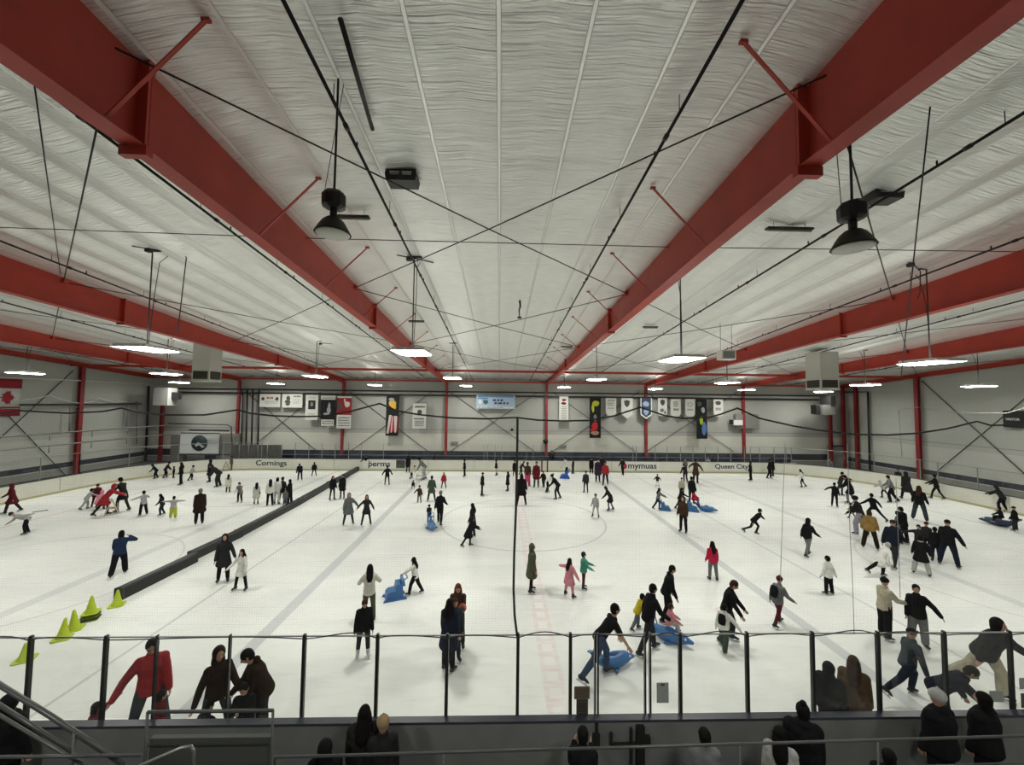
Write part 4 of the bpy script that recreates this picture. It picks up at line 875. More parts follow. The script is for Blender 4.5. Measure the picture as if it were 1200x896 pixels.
# pose: lean, (thighL, kneeL, outL), (thighR, kneeR, outR), armL, armR  (arms: swing, abduct, bend) , headpitch
POSE = {
 'stand': (3, (4, 5, 4), (-3, 3, 5), (6, 10, 18), (2, 12, 15), 0), 'still': (1, (1, 2, 3), (-1, 2, 3), (4, 8, 12), (4, 8, 12), 0),
 'apart': (4, (3, 5, 12), (3, 5, 12), (8, 16, 18), (8, 16, 18), 0), 'walk': (9, (24, 14, 4), (-18, 12, 4), (-18, 14, 18), (24, 14, 30), 0),
 'walk2': (8, (-16, 12, 4), (20, 14, 4), (22, 14, 25), (-15, 14, 18), 0), 'glide': (17, (24, 34, 8), (-8, 26, 10), (14, 34, 20), (24, 34, 20), 0),
 'out': (5, (5, 8, 7), (-3, 8, 7), (8, 58, 10), (8, 58, 10), 0), 'outhigh': (5, (5, 6, 6), (-3, 6, 6), (8, 95, 12), (8, 85, 15), 0),
 'lean': (34, (20, 26, 7), (0, 22, 7), (26, 10, 18), (18, 12, 22), 8), 'bend': (66, (14, 22, 6), (2, 16, 6), (18, 8, 12), (14, 8, 14), 12),
 'push': (28, (18, 20, 5), (-26, 8, 5), (55, 4, 10), (55, 4, 10), -4), 'sit': (10, (86, 84, 8), (82, 80, 8), (38, 12, 20), (38, 12, 20), 0),
 'crouch': (38, (92, 128, 8), (70, 118, 10), (40, 10, 25), (40, 10, 25), 0), 'lunge': (30, (40, 46, 8), (-38, 12, 12), (30, 40, 20), (-20, 40, 15), -10),
 'race': (38, (34, 52, 8), (-26, 40, 14), (34, 50, 5), (-40, 22, 10), -22), 'front': (6, (5, 8, 5), (-3, 5, 5), (30, 4, 75), (30, 4, 75), 12), 'reach': (14, (14, 16, 5), (-14, 10, 5), (72, 8, 5), (62, 10, 8), 0),
}
JOBS = []; PEOPLE = []
def person(x, yf, yt, face, pose, top, legs, hair, label, size=None, z=0., XY=None, skate=True, armL=None, armR=None, head=None, lean=None, shoes='black', tall=None, turn=0, fat=1., legL=None, legR=None, group=None, extra=None):
    if XY is None: g = onZ(x, yf, z)
    else: g = Vector((XY[0], XY[1], z))
    D = g.y; ztop = onY(x, yt, D).z-z
    pl, lL, lR, aL, aR, hp = POSE[pose]
    lean = pl if lean is None else lean; aL = armL or aL; aR = armR or aR; hp = hp if head is None else head; lL = legL or lL; lR = legR or lR
    def pose_pts(hs, cf):
        J = {}; P = Vector((0, 0, 0)); la = R_(lean); u = Vector((0, math.sin(la), math.cos(la))); fw = Vector((0, math.cos(la), -math.sin(la))); X = Vector((1, 0, 0))
        J.update(P=P, u=u, fw=fw); k = cf
        for s, (a, kn, o), nm in ((-1, lL, 'L'), (1, lR, 'R')):
            h = P+Vector((s*.052, 0, -.012)); a_, o_ = R_(a), R_(o); d = Vector((s*math.sin(o_), math.sin(a_)*math.cos(o_), -math.cos(a_)*math.cos(o_)))
            kn_ = h+d*.245*k; b_ = R_(a-kn); d2 = Vector((s*math.sin(o_)*.8, math.sin(b_)*math.cos(o_), -math.cos(b_)*math.cos(o_))); an = kn_+d2*.235*k
            fp = b_*.75; fd = Vector((s*.16, math.cos(fp), math.sin(fp))).normalized(); J['h'+nm] = h; J['k'+nm] = kn_; J['a'+nm] = an; J['f'+nm] = fd; J['d'+nm] = Vector((0, math.sin(fp), -math.cos(fp))) if abs(fp) > .01 else Vector((0, 0, -1))
            J['d'+nm] = (Vector((1, 0, 0)).cross(fd)*-1).normalized()
            if J['d'+nm].z > 0: J['d'+nm] = -J['d'+nm]
        T = .300*(.94+.06*k); J['T'] = T; J['nk'] = P+u*T; J['ch'] = P+u*T*.66
        hl = R_(lean*.55+hp); hu = Vector((0, math.sin(hl), math.cos(hl))); J['hu'] = hu; J['hf'] = Vector((0, math.cos(hl), -math.sin(hl))); J['hd'] = J['nk']+hu*(.062+.035*hs)
        for s, (sw, ab, be, *fa), nm in ((-1, aL, 'L'), (1, aR, 'R')):
            sh = P+u*T*.83+X*s*.088; sw_, ab_ = R_(sw), R_(ab)
            d = Vector((s*math.sin(ab_), math.sin(sw_)*math.cos(ab_), -math.cos(sw_)*math.cos(ab_))); el = sh+d*.165
            s2, a2 = R_(sw+be), R_(fa[0] if fa else (ab*.75 if ab < 70 else ab)); d2 = Vector((s*math.sin(a2)-(s*.18 if be > 40 else 0), math.sin(s2)*math.cos(a2), -math.cos(s2)*math.cos(a2))).normalized(); wr = el+d2*.145
            J['s'+nm] = sh; J['e'+nm] = el; J['w'+nm] = wr; J['v'+nm] = d2
        return J
    # height from the measured top; small people get larger heads and shorter legs
    Hg = 1.7
    for it in range(4):
        hs = 1.0 if Hg > 1.5 else 1.0+(1.5-Hg)*.5; hs = min(hs, 1.35); cf = 1.0 if Hg > 1.5 else .93
        J = pose_pts(hs, cf); zm = min(J['aL'].z, J['aR'].z) if pose not in ('sit',) else min(J['aL'].z, J['aR'].z, -.10)
        sole = .042+(.042 if skate else 0); topz = max(J['hd'].z+.075*hs, J['nk'].z+.02)-(zm-sole)
        Hn = ztop/topz; Hn = max(.75, min(tall or 1.98, Hn))
        if size: Hn = size
        if abs(Hn-Hg) < .005: break
        Hg = Hn
    H = Hn; off = Vector((-(J['aL'].x+J['aR'].x)/2, -(J['aL'].y+J['aR'].y)/2, -(zm-sole)))
    if pose == 'sit': off.x = off.y = 0
    for k_ in J:
        if isinstance(J[k_], Vector) and k_ not in ('u', 'fw', 'hu', 'hf', 'fL', 'fR', 'dL', 'dR', 'vL', 'vR'): J[k_] = (J[k_]+off)*H
    g_ = H
    kid = 1.12 if H < 1.35 else 1.0
    r = lambda v: v*H*kid*fat
    q = lambda v: v*H
    X = Vector((1, 0, 0)); u, fw = J['u'], J['fw']; P = J['P']; T = q(J['T'] if False else .3)
    near = D < 11.5; vx = .0085 if near else (.014 if D < 17 else (.02 if D < 26 else .026))
    az = math.atan2(g.x, g.y); rz = -(az+R_(face))
    # ---- body
    b = MB()
    b.loft([(P-u*q(.045), X, fw, r(.082), r(.062)), (P+u*q(.06), X, fw, r(.078), r(.055)), (P+u*q(.13), X, fw, r(.074), r(.052)), (P+u*q(.20), X, fw, r(.09), r(.06)), (P+u*q(.262), X, fw, r(.078), r(.048)), (P+u*q(.285), X, fw, r(.045), r(.04))], 12)
    hd, hu, hf = J['hd'], J['hu'], J['hf']; hs = hs*kid if False else hs
    b.cap(J['nk']-u*q(.03), hd-hu*q(.02), q(.031), q(.029))
    HM = Matrix((X, hf, hu)).transposed()
    b.ell(hd, (q(.046)*hs, q(.056)*hs, q(.066)*hs), 14, 10, HM)
    b.ell(hd-hu*q(.028)*hs+hf*q(.014)*hs, (q(.034)*hs, q(.038)*hs, q(.036)*hs), 10, 8, HM)
    if near or D < 20:
        b.cap(hd+hf*q(.052)*hs+hu*q(.006)*hs, hd+hf*q(.062)*hs-hu*q(.012)*hs, q(.006)*hs, q(.010)*hs, 6)
        for s in (-1, 1): b.ell(hd+X*s*q(.047)*hs-hf*q(.004), (q(.007)*hs, q(.012)*hs, q(.017)*hs), 8, 6, HM)
        b.ell(hd+hf*q(.050)*hs-hu*q(.028)*hs, (q(.016)*hs, q(.008)*hs, q(.005)*hs), 8, 6, HM)
    for nm, s in (('L', -1), ('R', 1)):
        b.cap(J['h'+nm], J['k'+nm], r(.052), r(.034)); b.cap(J['k'+nm], J['a'+nm], r(.034), r(.019)); b.cap(J['a'+nm], J['a'+nm]+J['f'+nm]*q(.035)+J['d'+nm]*q(.018), q(.019), q(.016))
        b.cap(J['nk']-u*q(.035), J['s'+nm], r(.03), r(.036)); b.cap(J['s'+nm], J['e'+nm], r(.032), r(.024)); b.cap(J['e'+nm], J['w'+nm], r(.025), r(.017))
        v = J['v'+nm]; pn = v.cross(Vector((0, 1, 0)) if abs(v.y) < .9 else Vector((0, 0, 1))).normalized(); sd = v.cross(pn).normalized()
        w = J['w'+nm]; b.loft([(w+v*q(.006), sd, pn, q(.017), q(.011)), (w+v*q(.03), sd, pn, q(.023), q(.012)), (w+v*q(.052), sd, pn, q(.022), q(.010))], 8)
        if near:
            for fi, (fo, fl) in enumerate(((-.0175, .030), (-.006, .037), (.006, .035), (.0165, .027))):
                a = w+v*q(.05)+sd*q(fo); m1 = a+v*q(fl*.55)+sd*q(fo*.15)+pn*q(.004); b.cap(a, m1, q(.0058), q(.0052), 6); b.cap(m1, m1+v*q(fl*.42)+pn*q(.012), q(.0052), q(.0046), 6)
            a = w+v*q(.018)+sd*q(.02); b.cap(a, a+v*q(.02)+sd*q(.016), q(.0065), q(.006), 6); b.cap(a+v*q(.02)+sd*q(.016), a+v*q(.042)+sd*q(.018)+pn*q(.006), q(.006), q(.005), 6)
        else:
            b.loft([(w+v*q(.05), sd, pn, q(.02), q(.010)), (w+v*q(.085)+pn*q(.008), sd, pn, q(.014), q(.009))], 8)
    root = bpy.data.objects.new('person', b.mesh('person_body', SKIN)); C.objects.link(root)
    root.location = (g.x, g.y, z); root.rotation_euler = (0, 0, rz+R_(turn)); tag(root, label, 'person', group)
    JOBS.append((root, vx)); PEOPLE.append(root)
    def part(name, mb, M, v=None):
        o = bpy.data.objects.new(name, mb.mesh(name, M)); C.objects.link(o); o.parent = root
        if v: JOBS.append((o, v))
        return o
    vc = max(vx*1.15, .011)
    # ---- trousers
    lk, lc = legs
    ra, rk, rn = {'slim': (.058, .039, .031), 'norm': (.062, .046, .038), 'wide': (.066, .054, .050), 'snow': (.074, .062, .056)}[lk]
    b = MB(); b.loft([(P-u*q(.05), X, fw, r(.092), r(.072)), (P+u*q(.02), X, fw, r(.090), r(.068)), (P+u*q(.075), X, fw, r(.084), r(.062))], 12)
    for nm in 'LR':
        b.cap(J['h'+nm], J['k'+nm], r(ra), r(rk)); b.cap(J['k'+nm], J['k'+nm].lerp(J['a'+nm], .93), r(rk), r(rn))
    part('trousers', b, pm(lc), vc)
    # ---- upper garment
    tk, tc = top
    g1 = {'tee': .94, 'fit': 1.0, 'jacket': 1.1, 'hoodie': 1.12, 'coat': 1.12, 'parka': 1.2, 'puffer': 1.32, 'dress': 1.0, 'vest': 1.12}[tk]
    b = MB(); nkp = P+u*q(.305)
    fr = [(P+u*q(.02), X, fw, r(.097)*g1, r(.078)*g1), (P+u*q(.10), X, fw, r(.088)*g1, r(.07)*g1), (P+u*q(.19), X, fw, r(.102)*g1, r(.075)*g1), (P+u*q(.255), X, fw, r(.092)*g1, r(.062)*g1), (P+u*q(.288), X, fw, r(.052)*g1, r(.048)*g1)]
    if tk in ('coat', 'parka', 'dress'):
        mid = (J['kL']+J['kR'])/2; hm = P.lerp(mid, {'coat': .72, 'parka': .82, 'dress': .62}[tk]); sp = abs(J['kR'].x-J['kL'].x)*.28; sf = abs(J['kR'].y-J['kL'].y)*.30
        fr = [(hm, X, Vector((0, 1, 0)), r(.118)*g1+sp*.5, r(.10)*g1+sf), (P.lerp(hm, .5), X, (fw+Vector((0, 1, 0))).normalized(), r(.108)*g1+sp*.3, r(.088)*g1+sf*.5)]+fr
    else: fr = [(P-u*q(.055), X, fw, r(.1)*g1, r(.082)*g1)]+fr
    b.loft(fr, 14)
    for nm in 'LR':
        sl = {'tee': .75, 'vest': 0}.get(tk, 1.0)
        b.cap(nkp-u*q(.05), J['s'+nm], r(.042), r(.044)*g1)
        if sl == 1.0:
            b.cap(J['s'+nm], J['e'+nm], r(.043)*g1, r(.036)*g1); b.cap(J['e'+nm], J['w'+nm], r(.036)*g1, r(.027)*g1)
        elif sl: b.cap(J['s'+nm], J['s'+nm].lerp(J['e'+nm], sl), r(.042), r(.037))
    if tk in ('hoodie', 'parka', 'puffer'): b.ell(J['nk']-fw*q(.035)+u*q(.0), (q(.055), q(.04), q(.04)), 10, 8)
    if tk in ('coat', 'jacket', 'parka', 'puffer'): b.loft([(nkp-u*q(.02), X, fw, r(.048), r(.045)), (nkp+u*q(.012), X, fw, r(.044), r(.042))], 12)
    part({'tee': 't_shirt', 'fit': 'sweater', 'dress': 'dress', 'vest': 'vest'}.get(tk, tk if tk != 'fit' else 'sweater'), b, pm(tc), vc)
    # ---- hair or headwear
    hk, hc = hair
    k = hs; b = MB()
    def HE(f, up, rx, ry, rzz): b.ell(hd+hf*q(f)*k+hu*q(up)*k, (q(rx)*k, q(ry)*k, q(rzz)*k), 14, 10, HM)
    if hk in ('short', 'long', 'bun', 'pony', 'bob'): HE(-.010, .014, .053, .060, .062); HE(-.022, -.014, .050, .045, .05)
    if hk in ('long',):
        e1 = J['nk']-fw*q(.065)+u*q(.01); e2 = J['nk']-fw*q(.085)-u*q(.13); b.loft([(hd-hf*q(.02)*k, X, hf, q(.054)*k, q(.042)*k), (e1, X, fw, q(.064), q(.034)), (J['nk']-fw*q(.09)-u*q(.06), X, fw, q(.062), q(.028)), (e2, X, fw, q(.04), q(.02))], 12)
        for s in (-1, 1): b.cap(hd+X*s*q(.045)*k-hf*q(.005), J['nk']+X*s*q(.055)+fw*q(.03)-u*q(.04), q(.018), q(.016), 8)
    if hk == 'bob': b.loft([(hd-hf*q(.01)*k, X, hf, q(.058)*k, q(.05)*k), (hd-hf*q(.02)*k-hu*q(.07)*k, X, hf, q(.06)*k, q(.045)*k)], 12)
    if hk == 'bun': HE(-.03, .082, .026, .026, .024)
    if hk == 'pony': b.cap(hd-hf*q(.06)*k+hu*q(.02), J['nk']-fw*q(.08)-u*q(.06), q(.02), q(.012), 8)
    if hk == 'beanie':
        HE(-.006, .026, .056, .063, .058); b.loft([(hd+hu*q(.012)*k, X, hf, q(.058)*k, q(.066)*k), (hd+hu*q(.034)*k, X, hf, q(.058)*k, q(.065)*k)], 14); HE(0, .088, .012, .012, .012)
    if hk == 'cap': HE(-.004, .024, .054, .061, .052); b.loft([(hd+hu*q(.026)*k+hf*q(.03)*k, X, hu, q(.04)*k, q(.006)*k), (hd+hu*q(.022)*k+hf*q(.098)*k, X, hu, q(.034)*k, q(.005)*k)], 10)
    if hk == 'helmet': HE(-.006, .022, .066, .078, .066); b.loft([(hd+hu*q(.0)*k-hf*q(.01)*k, X, hf, q(.066)*k, q(.07)*k), (hd+hu*q(.016)*k-hf*q(.01)*k, X, hf, q(.068)*k, q(.075)*k)], 14)
    if hk == 'hood': HE(-.018, .006, .064, .066, .080); b.loft([(hd-hf*q(.03)*k-hu*q(.03)*k, X, hf, q(.06)*k, q(.05)*k), (J['nk']-fw*q(.02), X, fw, q(.07), q(.055))], 12)
    part({'short': 'hair', 'long': 'long_hair', 'bob': 'hair', 'bun': 'hair', 'pony': 'hair', 'beanie': 'knit_hat', 'cap': 'cap', 'helmet': 'helmet', 'hood': 'hood'}[hk], b, pm(hc, 'hair'), vc if hk not in ('short', 'bun') else None)
    if near:
        for s in (-1, 1): b = MB(); b.ell(hd+X*s*q(.019)*hs+hf*q(.050)*hs+hu*q(.006)*hs, (q(.0065)*hs, q(.0055)*hs, q(.0045)*hs), 8, 6, HM); part('eye', b, EYE_M)
    # ---- skates
    bm = skm if shoes == 'black' else skw
    for nm, s in (('L', -1), ('R', 1)):
        a, f, d = J['a'+nm], J['f'+nm], J['d'+nm]; sd = f.cross(d).normalized(); b = MB(); up = (J['k'+nm]-J['a'+nm]).normalized()
        b.loft([(a+up*q(.055), sd, f, r(.032), r(.036)), (a+up*q(.01), sd, f, r(.030), r(.036)), (a+d*q(.018), sd, f, q(.029), q(.042)), (a+d*q(.036), sd, f, q(.030), q(.046))], 12)
        b.loft([(a-f*q(.038)+d*q(.022), sd, d, q(.024), q(.02)), (a+f*q(.03)+d*q(.018), sd, d, q(.029), q(.024)), (a+f*q(.085)+d*q(.027), sd, d, q(.028), q(.015)), (a+f*q(.105)+d*q(.031), sd, d, q(.018), q(.010))], 10)
        o = part('skate' if skate else 'shoe', b, bm)
        if skate:
            c0 = a+f*q(.033)+d*q(.060); b = MB(); Mx = Matrix((sd, f, d)).transposed(); b.box(c0+d*q(.010), (.004, q(.16), q(.02)), Mx); b.box(c0-f*q(.05)-d*q(.008), (.014, q(.022), q(.026)), Mx); b.box(c0+f*q(.045)-d*q(.008), (.014, q(.022), q(.026)), Mx)
            bo = bpy.data.objects.new('blade', b.mesh('blade', bld)); C.objects.link(bo); bo.parent = o
    if extra == 'backpack':
        b = MB(); c = P+u*q(.17)-fw*q(.115)*g1; b.loft([(c-u*q(.10), X, fw, q(.075), q(.045)), (c, X, fw, q(.085), q(.055)), (c+u*q(.09), X, fw, q(.07), q(.04))], 12); part('backpack', b, pm('black'), vc)
    if extra == 'scarf':
        b = MB(); b.loft([(nkp-u*q(.025), X, fw, q(.062), q(.058)), (nkp+u*q(.02), X, fw, q(.055), q(.052))], 12); b.cap(nkp+fw*q(.05), nkp+fw*q(.075)-u*q(.13), q(.02), q(.016)); part('scarf', b, pm('lgrey'), vc)
    if extra == 'bag':
        b = MB(); c = P+X*q(.13)-u*q(.02); b.loft([(c-u*q(.06), fw, X, q(.05), q(.03)), (c+u*q(.04), fw, X, q(.05), q(.028))], 10); part('shoulder_bag', b, pm('char'), vc)
    if extra == 'apron':
        pass
    root['h'] = round(H, 2); del root['h']
    return root
Pn = person
B_ = 'black'
# (x, y feet, y head top, facing, pose, (upper, colour), (legs, colour), (hair, colour), label)
T = [
# ---- left end
(15, 601, 566, 270, 'walk', ('coat', 'maroon'), ('norm', 'char'), ('hood', 'maroon'), 'skater in a long dark red hooded coat by the left end boards'),
(31, 625.5, 597, 270, 'bend', ('jacket', 'lgrey'), ('norm', 'black'), ('beanie', 'char'), 'skater in a grey top bent double with one arm stretched behind, far left', dict(armL=(-95, 8, 0), armR=(30, 10, 20), lean=62, tall=1.75)),
(98, 597.5, 573, 75, 'push', ('fit', 'lgrey'), ('norm', 'lgrey'), ('short', 'hair'), 'child all in light grey leaning towards the adult in dark red'),
(112, 594, 566, 170, 'lean', ('jacket', 'maroon'), ('slim', 'maroon'), ('short', 'hair'), 'adult in dark red bending over the child in pink', dict(lean=22)),
(117, 597, 575, 20, 'crouch', ('puffer', 'pink'), ('norm', 'maroon'), ('hood', 'pink'), 'small child in a round pink puffer coat in front of the adult in dark red'),
(117, 605, 568, 90, 'push', ('coat', 'red'), ('slim', 'black'), ('hood', 'red'), 'woman in a bright red coat pushing the cream frame aid', dict(lean=36)),
(144, 599.5, 559, 320, 'lean', ('dress', 'soot'), ('slim', 'char'), ('short', 'hair'), 'adult in a black jacket and short skirt bending behind the cream frame aid', dict(lean=20)),
(168, 603.5, 574.5, 330, 'out', ('hoodie', 'lgrey'), ('wide', 'black'), ('short', 'hair'), 'skater in a grey hoodie and black skirt with both arms held out', dict(armL=(20, 75, 0), armR=(30, 50, 60))),
(190, 603, 578, 270, 'lean', ('jacket', 'char'), ('norm', 'char'), ('long', 'hair'), 'long haired child in dark grey beside the child in yellow trousers', dict(lean=12)),
(202.5, 607, 581, 10, 'outhigh', ('jacket', 'lgrey'), ('snow', 'lime'), ('short', 'hair'), 'small child with yellow trousers and a grey top, arms raised'),
(233, 614.5, 572, 0, 'still', ('coat', 'dbrown'), ('norm', 'black'), ('short', 'grey'), 'man in a dark brown coat standing alone with his back turned', dict(fat=1.12)),
(183, 560.5, 543, 270, 'lean', ('jacket', 'navy'), ('norm', 'black'), ('hood', 'navy'), 'adult in dark navy leaning left, at the far left boards'),
(193, 560, 541, 90, 'lean', ('jacket', 'soot'), ('norm', 'black'), ('short', 'hair'), 'adult in black leaning right, at the far left boards', dict(lean=25)),
(203, 560, 546, 90, 'stand', ('jacket', 'black'), ('norm', 'black'), ('short', 'hair'), 'small child in black between two adults at the far left boards'),
(212, 568, 541, 270, 'stand', ('jacket', 'black'), ('norm', 'black'), ('long', 'hair'), 'tall adult in black turned left near the logo screen'),
(222.5, 563, 545, 80, 'glide', ('jacket', 'lgrey'), ('norm', 'black'), ('short', 'hair'), 'child in a pale top and black trousers gliding below the logo screen'),
(245.5, 565, 538, 270, 'still', ('parka', 'black'), ('norm', 'black'), ('hood', 'black'), 'tall adult in a long black coat, pair with a bending adult'),
(256, 570.5, 543, 280, 'bend', ('jacket', 'char'), ('norm', 'char'), ('hood', 'char'), 'adult in charcoal bending low beside the long black coat', dict(lean=45, fat=1.15)),
(271, 551, 534, 250, 'stand', ('jacket', 'olive'), ('norm', 'olive'), ('short', 'hair'), 'skater in olive with the yellow frame aid at the far boards'),
(267, 577, 555, 10, 'still', ('coat', 'cream'), ('norm', 'olive'), ('long', 'hair'), 'child in a cream coat and olive trousers, back turned'),
(281, 588.5, 564, 200, 'lean', ('vest', 'grey'), ('norm', 'black'), ('short', 'hair'), 'skater in a grey patterned vest leaning towards us', dict(lean=20)),
(300, 591, 565, 5, 'still', ('parka', 'cream'), ('slim', 'lgrey'), ('long', 'hair'), 'woman in a long cream coat with a dark shoulder bag', dict(extra='bag')),
(316, 593, 561, 0, 'stand', ('jacket', 'white'), ('norm', 'black'), ('long', 'hair'), 'long haired woman in white jacket and black trousers by the divider'),
(324, 591, 559, 20, 'stand', ('jacket', 'white'), ('norm', 'white'), ('bob', 'hair'), 'woman in white jacket and white trousers by the divider'),
(330, 590, 558.5, 40, 'apart', ('jacket', 'soot'), ('wide', 'black'), ('short', 'hair'), 'man in black with legs apart in the group behind the divider'),
(334, 592, 572, 180, 'stand', ('jacket', 'grey'), ('norm', 'grey'), ('short', 'hair'), 'grey clad child among adults behind the divider'),
(339.5, 591, 561, 300, 'stand', ('jacket', 'black'), ('wide', 'black'), ('bob', 'hair'), 'woman in black, right end of the group behind the divider'),
(351.5, 562.5, 542, 190, 'bend', ('jacket', 'navy'), ('slim', 'black'), ('short', 'hair'), 'adult in navy bent forwards near the script advert', dict(lean=42, fat=1.15)),
(368, 558, 541, 0, 'apart', ('jacket', 'black'), ('slim', 'black'), ('short', 'hair'), 'short skater in black standing right of the bent adult in navy'),
(389, 586, 557, 150, 'stand', ('jacket', 'black'), ('slim', 'char'), ('long', 'hair'), 'long haired woman with a pale shirt under black, in front of the divider'),
(401, 584.5, 555, 200, 'still', ('coat', 'black'), ('slim', 'black'), ('short', 'hair'), 'man in a black coat beside the long haired woman at the divider'),
(408, 614.5, 577, 175, 'apart', ('coat', 'grey'), ('slim', 'char'), ('hood', 'grey'), 'adult in a grey brown coat holding hands with a girl', dict(armL=(5, 45, 0), fat=1.1)),
(429, 615, 579, 180, 'apart', ('dress', 'char'), ('slim', 'black'), ('long', 'hbrown'), 'girl with long brown hair and short dark dress holding hands', dict(armR=(5, 48, 0), armL=(5, 32, 0))),
(453.5, 568.5, 545, 0, 'out', ('jacket', 'black'), ('slim', 'black'), ('short', 'hair'), 'child in black with arms spread, behind the pair holding hands', dict(armL=(5, 35, 0), armR=(5, 35, 0))),
(429, 551, 533, 190, 'out', ('jacket', 'black'), ('norm', 'black'), ('short', 'hair'), 'adult in black at the far end of the divider, arms out', dict(armL=(20, 40, 0), lean=14)),
(478, 554, 533, 0, 'still', ('coat', 'black'), ('norm', 'black'), ('short', 'hair'), 'tall adult in black at the far boards beside the picture advert'),
(481.5, 561, 545, 90, 'lean', ('jacket', 'cream'), ('slim', 'black'), ('beanie', 'red'), 'child with a reddish hat and pale jacket by the picture advert'),
(497.5, 562, 534.5, 275, 'bend', ('jacket', 'grey'), ('norm', 'lgrey'), ('short', 'hair'), 'adult in light grey bending over the white frame aid', dict(lean=40)),
(509, 551.5, 533, 0, 'still', ('coat', 'black'), ('norm', 'black'), ('short', 'hair'), 'slim adult in black right of the adult bending over the white frame aid'),
(484, 572, 562, 180, 'crouch', ('jacket', 'black'), ('norm', 'black'), ('short', 'hair'), 'tiny child in black crouching on the ice below the picture advert'),
(491.5, 589, 568, 200, 'out', ('jacket', 'brown'), ('norm', 'grey'), ('short', 'hair'), 'small child in brown with one arm out, left of the man in dark green', dict(armR=(5, 50, 0), armL=(5, 20, 0))),
(505.5, 587.5, 557, 5, 'apart', ('coat', 'olivegreen'), ('norm', 'black'), ('short', 'hair'), 'man in a dark green coat walking away'),
(520, 572, 553, 190, 'apart', ('jacket', 'red'), ('slim', 'maroon'), ('long', 'copper'), 'child in a red and white outfit right of the man in dark green'),
(515, 615, 575, 15, 'walk', ('jacket', 'black'), ('norm', 'black'), ('short', 'grey'), 'tall man in black walking away beside the child with a blue aid'),
(503, 612, 590, 190, 'front', ('jacket', 'soot'), ('norm', 'dblue'), ('short', 'hair'), 'child in black leaning on the blue whale aid mid ice', dict(lean=14)),
(544.5, 558, 538, 270, 'stand', ('jacket', 'black'), ('norm', 'black'), ('short', 'hair'), 'adult in black standing alone below the second far column'),
(556, 551.5, 536, 100, 'lean', ('jacket', 'black'), ('norm', 'black'), ('short', 'hair'), 'adult in black leaning towards one in a grey coat at the far boards'),
(563.5, 551.5, 536, 280, 'stand', ('coat', 'grey'), ('norm', 'grey'), ('long', 'hbrown'), 'adult in a grey coat at the far boards facing a leaning adult'),
(564.5, 581, 553, 85, 'stand', ('jacket', 'black'), ('slim', 'char'), ('cap', 'hair'), 'skater in black with dark grey trousers, below the grey coated adult'),
(582, 557, 538.5, 270, 'out', ('jacket', 'black'), ('slim', 'lgrey'), ('short', 'hair'), 'skater in a flared black top with pale legs near the far boards', dict(armL=(20, 45, 0))),
(595, 575.5, 552, 275, 'still', ('coat', 'black'), ('slim', 'black'), ('long', 'hair'), 'woman in a black coat standing just left of the net rope'),
(554, 630, 589, 285, 'stand', ('coat', 'soot'), ('norm', 'black'), ('long', 'hair'), 'long haired woman in black directly behind the leaning child'),
(546, 641, 606, 85, 'push', ('coat', 'black'), ('slim', 'black'), ('hood', 'black'), 'child in a black coat leaning forward with an arm out, mid ice', dict(lean=22)),
# ---- centre crowd at the far boards
(598.5, 552, 539, 180, 'still', ('jacket', 'rose'), ('norm', 'rose'), ('short', 'hair'), 'child all in bright pink against the far boards left of the net rope'),
(603, 558, 539, 180, 'still', ('coat', 'black'), ('norm', 'black'), ('short', 'hair'), 'adult in black in front of the far boards at the net rope'),
(610, 556, 540, 90, 'lean', ('jacket', 'char'), ('norm', 'black'), ('short', 'hair'), 'adult in charcoal just right of the net rope at the far boards'),
(618, 570, 541, 10, 'still', ('jacket', 'brown'), ('snow', 'rose'), ('short', 'hbrown'), 'skater with a brown jacket and loose pink trousers'),
(628.5, 571.5, 539.5, 190, 'stand', ('coat', 'maroon'), ('norm', 'olivegreen'), ('short', 'hair'), 'adult with a dark maroon coat and green trousers near the gate posts'),
(611, 592.5, 553, 0, 'apart', ('coat', 'black'), ('slim', 'black'), ('long', 'hair'), 'woman with a puffy black coat walking away right of the net rope', dict(fat=1.1)),
(637, 571, 551, 200, 'walk', ('jacket', 'dbrown'), ('norm', 'char'), ('short', 'copper'), 'child with ginger hair and dark jacket below the gate posts'),
(641, 577, 554, 90, 'bend', ('jacket', 'white'), ('norm', 'black'), ('short', 'blond'), 'skater in a white jacket bending beside the ginger child', dict(lean=45)),
(654, 585, 555.5, 275, 'lean', ('jacket', 'black'), ('norm', 'char'), ('short', 'hair'), 'man in a black jacket leaning down to the skater in white', dict(lean=38)),
(664.5, 560, 535, 250, 'lean', ('jacket', 'white'), ('norm', 'black'), ('short', 'hair'), 'skater in white pushing the bright blue aid at the far boards', dict(lean=15)),
(671, 555, 537, 100, 'out', ('jacket', 'black'), ('norm', 'black'), ('short', 'hair'), 'adult in black with a raised arm beside the bright blue aid', dict(armL=(5, 95, 0))),
(686.5, 577.5, 551, 190, 'stand', ('jacket', 'char'), ('slim', 'black'), ('short', 'hair'), 'skater in a dark patterned jacket left of the dense crowd'),
(698, 606, 578, 200, 'apart', ('hoodie', 'lgrey'), ('slim', 'lgrey'), ('short', 'hair'), 'child in a pale top with black shorts, legs apart, right of the centre line'),
(716, 598, 570, 275, 'lean', ('coat', 'soot'), ('slim', 'grey'), ('hood', 'soot'), 'figure in a long black coat bending left beside the child in pale top', dict(lean=34)),
(693, 555, 536, 180, 'still', ('coat', 'black'), ('norm', 'black'), ('short', 'hair'), 'adult in a long black coat, left end of the dense far crowd'),
(700.5, 565, 537, 170, 'still', ('parka', 'purple'), ('norm', 'black'), ('short', 'hair'), 'adult in a long purplish black coat in the dense far crowd'),
(705.5, 556, 534, 190, 'still', ('coat', 'soot'), ('norm', 'black'), ('short', 'hair'), 'tallest adult in black in the dense far crowd, second row'),
